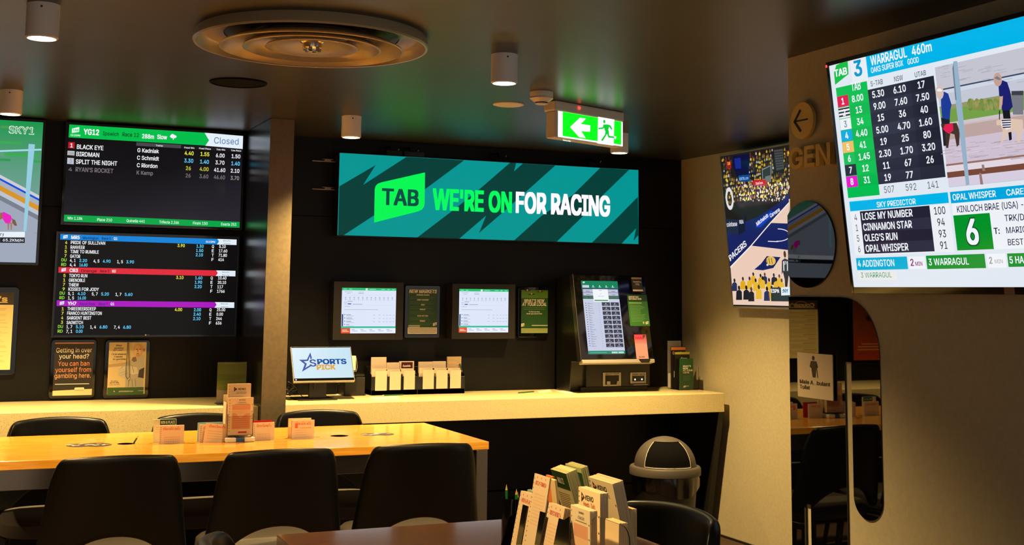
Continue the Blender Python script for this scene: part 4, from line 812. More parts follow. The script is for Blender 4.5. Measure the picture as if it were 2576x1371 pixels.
# leaflets on the kiosk
a = MB(O_,X,Vk).zoom(*zK)
pts = [a.uv(757,262),a.uv(968,262),a.uv(1010,602),a.uv(795,600)]
uu0,uu1,vv0,vv1 = (pts[0][0]+pts[3][0])/2,(pts[1][0]+pts[2][0])/2,pts[3][1],pts[0][1]; ww,hh = uu1-uu0,vv1-vv0
a.ob(uu0,uu1,vv0,vv1,.0,.0008,(52,110,40)); a.ruv(uu0,vv0+hh*.79,uu1,vv1,(24,66,26),3); a.tuv('IMPORTANT',uu0+ww*.06,vv0+hh*.9,uu0+ww*.58,hh*.05,Wp,4,.04); a.tuv('INFORMATION',uu0+ww*.06,vv0+hh*.835,uu0+ww*.7,hh*.05,Wp,4,.04)
a.ruv(uu0+ww*.06,vv0+hh*.72,uu0+ww*.7,vv0+hh*.745,(170,200,130),3); a.lines(uu0+ww*.08,uu0+ww*.9,vv0+hh*.67,hh*.037,15,hh*.014,(104,156,84),3,.4)
a.quv([(uu0+ww*.78,vv0+hh*.05),(uu0+ww*.93,vv0+hh*.07),(uu0+ww*.93,vv0+hh*.15),(uu0+ww*.78,vv0+hh*.13)],Wp,4); a.tuv('TAB',uu0+ww*.8,vv0+hh*.085,uu0+ww*.92,hh*.035,(52,110,40),5); a.disc(uu0+ww*.68,vv0+hh*.1,.006,.008,(200,180,110),4,6)
tag(a.build('information_card','print'),'green Important Information card stuck on the kiosk front panel','leaflet')
pts = [a.uv(795,82),a.uv(900,82),a.uv(920,228),a.uv(808,234)]
uu0,uu1,vv0,vv1 = (pts[0][0]+pts[3][0])/2,(pts[1][0]+pts[2][0])/2,pts[3][1],pts[0][1]; ww,hh = uu1-uu0,vv1-vv0
t = thing('leaflet_pocket','small black pocket of gambling help cards on top corner of kiosk','leaflet holder',a.P(uu0+ww/2,vv0,0))
m = MB(O_,X,Vk); m.ob(uu0-ww*.08,uu1+ww*.3,vv0-hh*.04,vv0+hh*.75,0,.014); m.build('pocket','black_gloss',t,bevel=.003)
m = MB(O_,X,Vk); m.ob(uu0,uu1,vv0+hh*.02,vv1,.006,.0155,(52,44,34)); m.O = m.P(0,0,.0156); m.ruv(uu0,vv1-hh*.12,uu1,vv1,(196,158,90),1); m.tuv('Gambling',uu0+ww*.12,vv0+hh*.64,uu0+ww*.9,hh*.1,Wp,2,.03); m.tuv('Help',uu0+ww*.32,vv0+hh*.48,uu0+ww*.7,hh*.1,Wp,2,.03); m.ruv(uu0,vv0+hh*.02,uu1,vv0+hh*.14,(206,186,150),1); m.ruv(uu0+ww*.2,vv0+hh*.4,uu0+ww*.8,vv0+hh*.43,(130,116,90),2); m.build('card','print',t)
# green sheet beyond the kiosk's side, on the wall
a = MB(Vector((0,7.10,0)),X,Z).zoom(*zK); (ua,va),(ub,vb) = a.uv(128,472),a.uv(250,826); a.ob(ua,ub+.06,vb,va,-.0195,0,(20,84,34)); a.O=a.P(0,0,.0002)
a.ruv(ua,va-.03,ub,va-.02,(150,170,110),1); 
for v_ in (.04,.06,.15,.17): a.ruv(ua+.004,va-v_,ua+.03,va-v_+.005,(170,190,150),1)
a.lines(ua+.004,ub,va-.075,.009,7,.003,(40,120,56),1,.2); a.lines(ua+.004,ub,va-.19,.009,3,.003,(40,120,56),1,.2); a.ruv(ua+.004,vb+.015,ua+.04,vb+.03,(110,160,110),1)
tag(a.build('notice_sheet','print'),'narrow green notice peeking out behind the kiosk left side','notice')

# brochure stand beside the kiosk
yb0 = 6.83
zB = (1540,680,1780,1000,1028)
t = thing('brochure_stand','clear tiered brochure stand in the counter corner by beige wall','brochure holder',(4.2,yb0+.06,ctz))
m = MB(Vector((0,yb0+.10,0)),X,Z).zoom(*zB); (ua,va),(ub,vb) = m.uv(598,757), m.uv(742,1262); vb = ctz
m.ob(ua,ub,vb,va,.0,.003); m.build('back_sheet','clear_acrylic',t)
def leaflet(name,label,yv,q1,q2,col,lean,parent=None):
    m = MB(Vector((0,yv,0)),X,Z).zoom(*zB); (ua,va),(ub,vb) = m.uv(*q1), m.uv(*q2); vb = max(vb,ctz+.002)
    m.ob(ua,ub,vb,va,-.006,0,col); return m,ua,ub,vb,va
m,ua,ub,vb,va = leaflet('l','',yb0+.085,(600,760),(745,1255),(120,116,108),0); m.ruv(ua,vb,ub,vb+(va-vb)*.3,(196,190,178),1); tag(m.build('brochure','paper'),'grey brochure at the back of the corner brochure stand','brochure')
m,ua,ub,vb,va = leaflet('l','',yb0+.06,(635,822),(792,1270),(34,26,22),0); m.ruv(ua,va-.022,ub,va-.004,(206,120,56),1); m.tuv('Gambling',ua+.01,va-.05,ub-.01,.018,(200,180,140),2,.03); m.ruv(ua+.02,vb+.07,ua+.05,vb+.11,(230,225,215),1); tag(m.build('brochure','print'),'black brochure with orange top band in corner brochure stand','brochure')
m,ua,ub,vb,va = leaflet('l','',yb0+.035,(675,882),(836,1275),(26,22,22),0); m.ruv(ua,va-.014,ub,va,(186,178,50),1); m.tuv('Know',ua+.045,va-.05,ub-.02,.018,Wp,2,.02); m.ruv(ua+.035,vb+.03,ua+.07,vb+.06,(235,230,220),1); tag(m.build('brochure','print'),'black brochure with yellow top band in corner brochure stand','brochure')
m,ua,ub,vb,va = leaflet('l','',yb0+.0,(728,952),(875,1290),(20,80,34),0); hh = va-vb; ww = ub-ua
for k,s_ in enumerate(("WHAT'S",'NEW','AT YOUR','LOCAL')): m.tuv(s_,ua+ww*.22,va-hh*(.27+k*.068),ua+ww*(.22+(.6,.38,.72,.5)[k]),hh*.05,(240,235,215),2,.05)
m.lines(ua+ww*.25,ua+ww*.8,va-hh*.55,hh*.035,5,hh*.012,(80,130,70),2,.2); m.quv([(ua+ww*.25,vb+hh*.06),(ua+ww*.44,vb+hh*.08),(ua+ww*.44,vb+hh*.14),(ua+ww*.25,vb+hh*.12)],Wp,2); m.ruv(ua+ww*.46,vb+hh*.1,ua+ww*.66,vb+hh*.125,(190,200,180),2)
tag(m.build('brochure','print'),"green What's New brochure at the front of corner brochure stand",'brochure')
m = MB(Vector((0,yb0-.012,0)),X,Z).zoom(*zB); (ua,va),(ub,vb) = m.uv(722,1050), m.uv(930,1290); m.ob(ua,ub,ctz,va,0,.002); m.ob(ua,ub,ctz,ctz+.003,-.115,.002); m.ob(ub-.002,ub,ctz,va,-.1,.002); m.build('front_pocket','clear_acrylic',t)

# sports monitor
ym = 6.73
zM = (700,850,960,1020,2097)
bl = on(1,ym,738.8,961); d = ray(730.4,871.7); tl = EYE+d*(bl.x/d.x); br = on(1,ym,893.7,958)
Vm = (tl-bl).normalized(); Wm = br.x-bl.x; Hm = (tl-bl).length
mt = thing('touch_monitor','small tilted monitor showing a blue star sports logo on counter','monitor',(bl.x+Wm/2,ym+.1,ctz))
m = MB(bl,X,Vm); m.ob(0,Wm,0,Hm,-.022,-.002); m.build('casing','silver_trim',mt,bevel=.004)
m = MB(bl,X,Vm); m.ob(.004,Wm-.004,.006,Hm-.003,-.003,0); m.build('bezel','black_gloss',mt,bevel=.001)
a = MB(bl,X,Vm).zoom(*zM); a.L=.0004
p0,p1,p2,p3 = a.uv(268,203),a.uv(1455,195),a.uv(1535,805),a.uv(325,825)
u0_,u1_,v0_,v1_ = (p0[0]+p3[0])/2,(p1[0]+p2[0])/2,(p2[1]+p3[1])/2,(p0[1]+p1[1])/2
a.quv([(u0_,v0_),(u1_,v0_),(u1_,v1_),(u0_,v1_)],[(218,240,250),(206,232,244),(200,228,244),(226,244,252)],1)
pb=(74,92,170)
a.q([(420,445),(580,442),(650,295),(685,418),(650,430),(642,372),(605,468),(515,478),(580,525),(548,610),(640,555),(660,580),(480,688),(535,535)],pb,2)
a.T('S',(640,578),(775,578),136,(70,90,165),3,.03); a.T('PORTS',(793,532),(1388,528),98,(36,84,160),3,.06); a.T('PICK',(783,645),(1168,640),96,(230,170,70),3,.06)
a.build('display','screen',mt)
m = MB(bl,X,Vm).zoom(*zM); du,dv=m.uv(360,852); m.disc(du,dv,.003,.003,(120,130,255),2); m.build('power_light','white_led',mt)
m = MB(); m.box((bl.x+.1,ym+.05,ctz+.006),(bl.x+.2,ym+.075,bl.z+.06)); m.build('stand_neck','black_plastic',mt,bevel=.005)
m = MB(); xa = on(2,ctz,772,1009).x; m.box((bl.x+.03,ym+.0,ctz),(bl.x+.25,ym+.2,ctz+.006)); m.build('stand_base','dark_metal',mt,bevel=.003)
m = MB(Vector((0,ym+.16,0)),X,Z).zoom(*zM); (ua,va),(ub,vb)=m.uv(1490,365),m.uv(1575,660)
m.ob(ua-.02,ub,vb,va,-.02,0); rk = m.build('card_rack','white_plastic',mt,bevel=.003)
m = MB(Vector((0,ym+.16,0)),X,Z); m.tube([m.P(ub,va-.01,.003),m.P(ub+.006,vb+.02,.006),m.P(ub,vb-.004,.008),m.P(ub-.02,vb-.005,.008)],.0014,6); m.build('wire','silver_trim',rk)
m = MB(Vector((0,6.97,0)),X,Z).zoom(*zM); (ua,va),(ub,vb)=m.uv(1345,735),m.uv(1760,1180)
t = thing('receipt_printer','dark boxy printer standing behind the sports logo monitor','printer',((ua+ub)/2,7.02,ctz))
m.ob(ua,ub,ctz,va-.018,-.13,0); m.build('body','brown_black',t,bevel=.006); m = MB(Vector((0,6.97,0)),X,Z); m.ob(ua,ub-.002,va-.016,va,-.12,-.004); m.build('lid','black_plastic',t,bevel=.006)
# cables
def cable(label, pts, r=.0022):
    P_ = [Vector(p) for p in pts]; out = []
    for k in range(len(P_)-1):
        p0,p1,p2,p3 = P_[max(k-1,0)],P_[k],P_[k+1],P_[min(k+2,len(P_)-1)]
        for j in range(6):
            t_=j/6; out.append(.5*((2*p1)+(p2-p0)*t_+(2*p0-5*p1+4*p2-p3)*t_*t_+(3*p1-p0-3*p2+p3)*t_**3))
    out.append(P_[-1]); m = MB(); m.tube(out,r,6); return tag(m.build('power_cable','black_plastic',smooth=True),label,'cable','cables under the monitor')
cq = lambda x,y,yy=6.82: on(1,yy,700+x/8.065,850+y/8.065)
for k in range(5):
    pts = [cq(150+random.randint(0,60),1000+random.randint(0,120),6.82+.02*k)]
    for j in range(6): pts.append(cq(130+random.randint(0,300),940+random.randint(0,230),6.8+.02*k+.02*random.random()))
    for p in pts: p.z = max(p.z,ctz+.004)
    cable('black cable looping in the tangle beside the concrete column',pts,.0025)
cable('cable hanging from the underside of the sports logo monitor',[cq(750,890,6.75),cq(720,1050,6.78),cq(640,1190,6.8),cq(520,1210,6.82),cq(450,1150,6.85)],.002)
cable('short pale cable curling up behind the monitor base',[cq(1240,935,6.85),cq(1180,960,6.85),cq(1185,1040,6.85),cq(1150,1120,6.85)],.0018)
cable('thin cable arching up from the tangle toward the column',[cq(345,1000,6.8),cq(280,930,6.8),cq(200,890,6.8),cq(158,920,6.82),cq(150,990,6.85)],.002)

# slip boxes on the counter
zS = (900,880,1200,1000,2576)
ys = 6.97
def slipbox(label, x0, x1):
    m = MB(Vector((0,ys,0)),X,Z).zoom(*zS); ua = m.uv(x0,700)[0]; ub = m.uv(x1,700)[0]; ft = m.uv(x0,510)[1]
    t = thing('slip_box',label,'leaflet holder',((ua+ub)/2,ys+.06,ctz),'black counter slip boxes')
    m.ob(ua,ub,ctz,ft-.02,-.012,.0); m.ob(ua,ub,ctz,ctz+.03,-.125,0); m.ob(ua,ub,ctz,ft+.035,-.125,-.115); m.build('tray','black_plastic',t,bevel=.002)
    for k in range(4):
        uu = ua+(ub-ua)*k/3
        m = MB(Vector((uu,0,0)),Y,Z,X); m.prism([(ys,ctz),(ys+.12,ctz),(ys+.12,ft+.04),(ys+.05,ft+.01),(ys,ft-.01)],-.002 if k else 0,.002 if k<3 else 0); m.build('divider','black_plastic',t)
    return ua,ub
A_ = slipbox('black slip box beside the printer, nearer the sports monitor',290,1290); B_ = slipbox('black slip box with spare pencil, nearer the kiosk',1290,2310)
pcol = (206,188,164)
def pad(label, m, u0, u1, v0, v1, thick, col=pcol, head=None, hc=(206,140,96), rule=(214,188,156), art=None, name='slip_pad', group=None, sheets=3, rows=None, ntop=None, cat='betting slips'):
    """a pad of paper slips: fanned sheets, printed front"""
    if thick > .006: sheets = max(sheets, int(thick/.0014))
    for k in range(sheets):
        j = (random.random()-.5)*.0014; j2 = (random.random()-.5)*.0016
        m.ob(u0+j*(k>0),u1+j*(k>0),v0,v1+j2*(k>0),-thick*(k+1)/sheets+.0003,-thick*k/sheets,tuple(max(0,c-random.randint(0,14)*(k>0)) for c in col))
    W_,H_ = u1-u0,v1-v0; m.L=.0002
    if head: m.tuv(head,u0+W_*.15,v1-min(H_*.2,.024),u1-W_*.15,min(.009,H_*.09),hc,1,.03)
    n_ = rows if rows is not None else max(1,int((H_-.03)/.011))
    for k in range(n_):
        v_ = v1-.034-k*.0105
        if v_ < v0+.004: break
        m.ruv(u0+W_*.12,v_,u1-W_*(.1+.3*random.random()),v_+.0022,rule,1)
    for k in range(3 if head else 0): m.ruv(u0+W_*(.2+.27*k),v1-.009,u0+W_*(.23+.27*k),v1-.005,hc,1)
    if art: art(m,u0,u1,v0,v1)
    return tag(m.build(name,'paper'),label,cat,group)
def pad_px(label, yv, q1, q2, thick, zz, **kw):
    m = MB(Vector((0,yv,0)),X,Z).zoom(*zz); (ua,va),(ub,vb) = m.uv(*q1),m.uv(*q2)
    return pad(label,m,ua,ub,max(vb,kw.pop('vmin',-9)),va,thick,**kw)
names = ('first','second','third')
fr = [((385,455),(625,880)),((695,470),(925,865)),((1000,450),(1230,855)),((1410,435),(1640,845)),((1700,440),(1935,835)),((2000,440),(2225,828))]
bk = [((300,160),(612,520),None),((625,278),(905,520),None),((905,250),(1212,520),(72,26,34)),((1322,262),(1615,500),None),((1622,252),(1900,500),None),((1935,150),(2232,500),None)]
for k,((q1,q2),(b1,b2,dark)) in enumerate(zip(fr,bk)):
    bx_ = 'monitor-side' if k < 3 else 'kiosk-side'
    pad_px('front slip pad in the %s black slip box, %s slot counting away from column'%(bx_,names[k%3]),ys-.003,q1,q2,.002,zS,group='front pads in the slip boxes',sheets=2)
    o = pad_px('wide slip pad top folded over front lip of %s box, %s slot'%(bx_,names[k%3]),ys-.0005,(q1[0]-55,q1[1]-45),(q2[0]+25,q1[1]+60),.001,zS,rows=0,head='EXACTA',group='front pads in the slip boxes',sheets=1) if False else None
    art = None
    if dark:
        def art(m,u0,u1,v0,v1):
            m.ruv(u0+(u1-u0)*.12,v0,u1-(u1-u0)*.1,v1-.005,(74,26,34),2); m.tuv('Quaddie',u0+(u1-u0)*.22,v1-.032,u1-(u1-u0)*.24,.011,(240,225,205),3,.03)
    pad_px('%s rear slip pad standing in the %s black slip box, %s slot'%('maroon faced' if dark else ('tall' if k in (0,5) else 'short'),bx_,names[k%3]),ys+.055,b1,b2,.012,zS,col=(204,184,164) if k!=5 else (180,154,120),art=art,group='rear pads in the slip boxes',vmin=ctz+.032)
for k,(q1,q2) in enumerate(fr):
    m = MB(Vector((0,ys-.0035,0)),X,Z).zoom(*zS); (ua,va),(ub,vb) = m.uv(q1[0]-62,q1[1]-25),m.uv(q2[0]+28 if k not in (2,5) else q2[0],q1[1]+68)
    pad('top wide card behind front pad of %s black box, %s slot'%('monitor-side' if k<3 else 'kiosk-side',names[k%3]),MB(Vector((0,ys+.012,0)),X,Z),ua,ub,vb-.02,va+.004,.010,rows=1,group='wide cards in the slip boxes')
def pencil(label, p0, p1, col=(20,84,40), r=.0035):
    p0,p1 = Vector(p0),Vector(p1); d = (p1-p0).normalized(); L_ = (p1-p0).length
    t = thing('pencil',label,'pencil',p0)
    m = MB(); m.tube([p0,p0+d*(L_-.014)],r,6,col); m.build('shaft','print',t)
    m = MB(); m.tube([p0+d*(L_-.014),p0+d*(L_-.002),p1],[r*.95,r*.2,.0002],6,(214,170,100)); m.build('tip','print',t); return t
p0 = on(2,ctz+.004,1014,992.5); p1 = on(2,ctz+.004,960,994.5)
pencil('green pencil lying on the counter in front of slip boxes',p0,p1)
p0 = on(1,ys+.05,1157,915); p1 = on(1,ys+.04,1163,938); pencil('dark green pencil tucked at the kiosk end of slip box',p0,p1)
p0 = on(2,ctz+.004,1304,988); p1 = on(2,ctz+.004,1346,984.5); pencil('green pencil on the counter below the wall terminals',p0,p1)
for k,(q_,lab) in enumerate(((((1350,984),(1384,980),(1388,986),(1356,988)),'loose slip of paper on counter nearest the pencil'),(((1396,984),(1428,982),(1446,990),(1424,991)),'loose slip of paper on counter just beside the kiosk base'),(((928,1000),(1000,996),(1006,1004),(940,1007)),'loose pale slip on counter in front of the monitor-side slip box'),(((838,996),(850,990),(866,997),(840,999)),'crumpled scrap of paper by the monitor stand'))):
    pts = [on(2,ctz,*p) for p in q_]; m = MB(Vector((0,0,ctz)),X,Y); m.prism([(p.x,p.y) for p in pts],.0003,.0016,(232,216,180)); tag(m.build('paper_slip','paper'),lab,'paper')

# acrylic sign holder on the other counter, behind the table
zT = (340,900,820,1140,2576)
m = MB(Vector((0,6.66,0)),X,Z).zoom(*zT); (ua,va),(ub,vb) = m.uv(1126,62),m.uv(1487,640); ua = m.uv(1110,300)[0]
t = thing('sign_holder','upright clear acrylic sign holder with green insert on the shorter counter','sign holder',((ua+ub)/2,6.68,ctz))
m.ob(ua,ub,ctz,va,-.006,-.004,(120,136,20)); hh=va-ctz; m.O = m.P(0,0,-.0038)
m.ruv(ua,ctz,ub,ctz+hh*.33,(150,140,120),0); m.quv([(ua,ctz+hh*.36),(ua+(ub-ua)*.3,ctz+hh*.32),(ub,ctz+hh*.42),(ub,va-.01),(ua,va-.01)],(100,118,14),1); m.quv([(ua,ctz+hh*.55),(ub,ctz+hh*.6),(ub,ctz+hh*.7),(ua,ctz+hh*.72)],(84,104,16),2)
m.build('insert','print',t)
m = MB(Vector((0,6.66,0)),X,Z); m.ob(ua-.002,ub+.002,ctz,va+.002,-.003,-.001); m.ob(ua-.002,ub+.002,ctz,ctz+.003,-.06,.03); m.build('holder','clear_acrylic',t)

# ================================================================ TABLES
ZT = .82
def slab_with_holes(name, x0,y0,x1,y1,z0,z1,matn,parent,holes):
    """table top as a prism whose openings are real cut-outs"""
    m = MB(); m.box((x0,y0,z0),(x1,y1,z1)); o = m.build(name,matn,parent)
    if holes:
        c = MB()
        for kind,*h in holes:
            if kind == 'disc':
                x,y,r_ = h; 
                cc = MB(Vector((x,y,0)),X,Y); cc.prism([(r_*math.cos(2*PI*k/28),r_*math.sin(2*PI*k/28)) for k in range(28)],z0+.006,z1+.02)
            else:
                xa,ya,xb,yb = h; cc = MB(); cc.box((xa,ya,z0+.006),(xb,yb,z1+.02))
            c.add(cc.v,cc.f)
        co = c.build('cutter','black_plastic',parent)
        bo = o.modifiers.new('cut','BOOLEAN'); bo.object = co; bo.operation='DIFFERENCE'; bo.solver='EXACT'
        dg = bpy.context.evaluated_depsgraph_get(); me = bpy.data.meshes.new_from_object(o.evaluated_get(dg))
        o.modifiers.clear(); o.data = me; bpy.data.objects.remove(co)
    bv = o.modifiers.new('bevel','BEVEL'); bv.width=.003; bv.segments=2; bv.limit_method='ANGLE'; bv.angle_limit=math.radians(50)
    return o
tx0,tx1,ty0,ty1 = -.02,2.195,5.20,6.05
t = thing('dining_table','long oak table with steel legs in front of the stone counters','table',((tx0+tx1)/2,(ty0+ty1)/2,0))
zt = zT
tp = lambda x,y: on(2,ZT,x,y)
holes = [('disc',.68,5.63,.037),('disc',1.626,5.63,.042)]
for xa,xb in ((.775,.925),(.965,1.315),(1.38,1.53)): holes.append(('slot',xa,5.556,xb,5.572)); 
for xa,xb in ((.775,.925),(.965,1.315),(1.38,1.53)): holes.append(('slot',xa,5.60,xb,5.616))
slab_with_holes('table_top',tx0,ty0,tx1,ty1,ZT-.035,ZT,'oak',t,holes)
m = MB(); m.box((tx0+.1,ty0+.06,ZT-.12),(tx1-.07,ty0+.08,ZT-.035)); m.box((tx0+.1,ty1-.08,ZT-.12),(tx1-.07,ty1-.06,ZT-.035)); m.box((tx1-.09,ty0+.06,ZT-.12),(tx1-.07,ty1-.06,ZT-.035)); m.box((tx0+.08,ty0+.06,ZT-.12),(tx0+.1,ty1-.06,ZT-.035)); m.build('apron','steel',t,bevel=.002)
for x,y in ((tx1-.06,ty0+.0),(tx1-.06,ty1-.06),(tx0+.115,ty0+.02),(tx0+.115,ty1-.06)):
    m = MB(); m.box((x,y,0),(x+.055,y+.055,ZT-.035)); m.build('leg','steel',t,bevel=.003)
for hx,hy,hr in ((.68,5.63,.0365),(1.626,5.63,.0415)):
    m = MB(); m.lathe([(hr,-.0012),(hr-.001,-.026),(.0005,-.027)],(hx,hy,ZT),28); m.build('shade_lining','matte_black',t,smooth=True)  # black lining added in the hole to stand for its dark shade
def horses(x, y, s_, flip=1):
    m = MB(Vector((x,y,ZT)),X,Y); m.L=.0002
    m.disc(-.045*s_,0,.05*s_,.062*s_,(60,50,46),2,24); m.disc(.03*s_,-.003,.06*s_,.068*s_,(54,46,44),3,24)
    for k in range(10):
        u_,v_ = (-.085+.017*k)*s_, (random.random()-.5)*.06*s_; rr=lambda q:q*s_*random.uniform(.5,1.5); m.quv([(u_,v_),(u_+rr(.02),v_+rr(.012)),(u_+rr(.016),v_+rr(.034)),(u_-rr(.01),v_+rr(.02))],random.choice([(196,182,160),(150,134,112),(220,208,190)]),4)
    return m
m = horses(.53,5.625,1.0); m.build('printed_emblem','print',t)
m = horses(1.81,5.63,.85); m.build('printed_emblem','print',t)
pencil('stubby green pencil poking out of the round hole in the oak table',(.70,5.63,ZT-.02),(.728,5.615,ZT+.035))
# slips standing in the slots
def tpad(label, yv, q1, q2, thick, **kw):
    m = MB(Vector((0,yv,0)),X,Z).zoom(*zT); (ua,va),(ub,vb) = m.uv(*q1),m.uv(*q2)
    return pad(label,m,ua,ub,ZT-.018,va,thick,**kw)
pk=(228,208,182)
def grid(hc):
    def f(m,u0,u1,v0,v1):
        W_,H_=u1-u0,v1-v0
        for r_ in range(4):
            for c_ in range(9): m.ruv(u0+W_*(.22+.07*c_),v1-.052-r_*.0085,u0+W_*(.255+.07*c_),v1-.048-r_*.0085,hc,1)
        for k in range(10): m.ruv(u0+W_*.045,v1-.01-k*.008,u0+W_*.075,v1-.007-k*.008,(150,105,80),1)
    return f
def greenhead(m,u0,u1,v0,v1): m.ruv(u0+(u1-u0)*.28,v1-.024,u1-.002,v1-.001,(24,70,40),2); m.tuv('WIN & PLACE',u0+(u1-u0)*.31,v1-.019,u1-.006,.012,(225,225,200),3,.03)
tpad('green headed Win and Place pad behind the fixed odds slips',5.613,(252,835),(545,1130),.008,col=(226,228,196),art=greenhead,rows=3)
tpad('white Fixed Odds Single slips in table slot farthest from kiosk',5.570,(330,920),(655,1150),.012,col=pk,head='FIXED ODDS SINGLE',hc=(214,96,60),art=grid((222,160,120)),rows=0)
tpad('blue edged slip pad behind the tilted quinella slips',5.613,(850,880),(1175,1120),.008,col=(150,190,205),rows=2)
tpad('white Quinella slips beside the tall acrylic card stand',5.570,(870,905),(1222,1140),.010,col=pk,head='QUINELLA/EXACTA',hc=(214,96,60),art=grid((222,160,120)),rows=2)
m = MB(Vector((0,5.5595,0)),(math.cos(.12),0,-math.sin(.12)),(math.sin(.12),0,math.cos(.12))); m.O = Vector((0,5.5595,0)); m.zoom(*zT); ua,va = m.uv(958,878); pad('single slip tilted against the quinella slips',m,ua,ua+.103,va-.085,va,.0008,col=(244,212,178),head='QUINELLA/EXACTA',hc=(214,96,60),sheets=1,rows=4)
tpad('red edged slip pad behind the trifecta slips',5.613,(1570,852),(1843,1110),.008,col=(190,30,44),rows=0)
tpad('white Trifecta slips on the kiosk side of the acrylic stand',5.570,(1592,880),(1875,1110),.010,col=pk,head='TRIFECTA/FIRST 4',hc=(214,96,60),art=grid((222,160,120)),rows=0)
def wp(m,u0,u1,v0,v1): m.ruv(u0+.014,v1-.034,u0+.026,v1-.014,(226,110,70),2); m.ruv(u0+.04,v1-.036,u1-.014,v1-.033,(226,160,120),2)
tpad('white Win and Place slips standing alone nearest the table end',5.570,(2120,848),(2415,1090),.012,col=pk,head='WIN & PLACE',hc=(214,96,60),art=wp,rows=5,sheets=5)
tpad('leaning spare slips behind the lone Win and Place slips',5.613,(2075,825),(2370,1090),.010,col=(240,214,176),rows=0,sheets=4)
# acrylic keno stand
t = thing('card_stand','tall clear two-tier card stand with white foot on the oak table','card stand',(1.155,5.555,ZT))
m = MB(Vector((0,5.535,0)),X,Z).zoom(*zT); (ua,va),(ub,vb)=m.uv(1250,760),m.uv(1585,1080)
m.ob(ua,ub,ZT+.028,va,0,.002); m.ob(ua,ua+.002,ZT+.028,va,-.03,0); m.ob(ub-.002,ub,ZT+.028,va,-.03,0); m.ob(ua,ub,ZT+.024,ZT+.028,-.09,.002); m.build('pocket','clear_acrylic',t)
m = MB(Vector((0,5.53,0)),X,Z); m.ob(ua-.008,ua+.038,ZT,ZT+.02,-.09,.01); m.ob(ub-.038,ub+.008,ZT,ZT+.02,-.09,.01); m.build('foot','white_plastic',t,bevel=.004)
m = MB(Vector((0,5.53,0)),X,Z); m.ob(ua+.036,ub-.036,ZT,ZT+.018,-.08,.0); m.build('clip',mat('blue_plastic',(40,84,140),.4),t,bevel=.002)
m = MB(Vector((0,5.62,0)),X,Z).zoom(*zT); (ra,rv),(rb,_)=m.uv(1236,435),m.uv(1300,1000); m.ob(ra-.012,ra+.10,ZT,rv-.02,-.004,0); m.ob(ra-.012,ra-.008,ZT,rv-.05,-.004,.06); m.build('back_plate','white_plastic',t)
def keno(t1, t2, dark=(70,58,50)):
    def f(m,u0,u1,v0,v1):
        W_=u1-u0; m.quv([(u0+W_*.25,v1-.033),(u0+W_*.25,v1-.013),(u0+W_*.40,v1-.023)],dark,2); m.quv([(u0+W_*.27,v1-.022),(u0+W_*.3,v1-.018),(u0+W_*.3,v1-.026)],(220,150,90),3)
        m.tuv(t1,u0+W_*.44,v1-.027,u0+W_*.76,.0085,dark,2,.04); m.tuv(t2,u0+W_*.36,v1-.042,u0+W_*.8,.008,(120,104,84),2,.0)
        for k in range(12): m.ruv(u0+W_*.045,v1-.012-k*.012,u0+W_*.07,v1-.009-k*.012,(120,90,70),2)
        for v_ in (.06,.09): m.disc(u1-W_*.05,v1-v_,.0018,.0018,dark,2,8)
    return f
def wave(m,u0,u1,v0,v1):
    W_=u1-u0; H_=v1-v0; dk=(70,58,50)
    m.quv([(u0+W_*.44,v1-.0125),(u0+W_*.44,v1-.0065),(u0+W_*.49,v1-.0095)],dk,2); m.tuv('KENO',u0+W_*.51,v1-.0115,u0+W_*.68,.004,dk,2,.03); m.tuv('classic',u0+W_*.38,v1-.0235,u0+W_*.72,.0075,(120,112,104),2,.0)
    m.ruv(u0+W_*.26,v1-.029,u0+W_*.84,v1-.0275,(170,140,110),2)
    for k in range(12): m.ruv(u0+W_*.045,v1-.012-k*.012,u0+W_*.07,v1-.009-k*.012,(120,90,70),2)
    for v_ in (.03,.06,.09): m.disc(u1-W_*.05,v1-v_,.0018,.0018,dk,2,8)
    m.ruv(u0+W_*.16,v0+H_*.16,u1-W_*.12,v0+H_*.82,(228,164,128),.5)
    pts=[(u0+W_*.16,v0+H_*.58)]+[(u0+W_*(.16+.72*k/12),v0+H_*(.58-.11*math.exp(-((k-6)/2.6)**2)+.02*math.sin(k*.9))) for k in range(1,12)]+[(u1-W_*.12,v0+H_*.59),(u1-W_*.12,v0+H_*.68),(u0+W_*.16,v0+H_*.68)]
    m.quv(pts,(240,196,150),.8)
    m.ruv(u0+W_*.42,v0+H_*.05,u0+W_*.76,v0+H_*.095,(196,70,84),2); m.lines(u0+W_*.18,u1-W_*.14,v0+H_*.5,.009,6,.0015,(190,118,88),1,.15)
m = MB(Vector((0,5.59,0)),X,Z).zoom(*zT); (ua,va),(ub,vb)=m.uv(1260,355),m.uv(1560,560); pad('upper game card pad headed advanced in the tall acrylic stand',m,ua,ub,ZT+.05,va,.018,col=(240,216,178),art=keno('KENO','advanced'),rows=5,head=None)
m = MB(Vector((0,5.545,0)),X,Z).zoom(*zT); (ua,va),(ub,vb)=m.uv(1262,545),m.uv(1582,1075); pad('lower game card pad headed classic in the tall acrylic stand',m,ua,ub,ZT+.029,va,.02,col=(242,218,182),art=wave,rows=1,head=None)

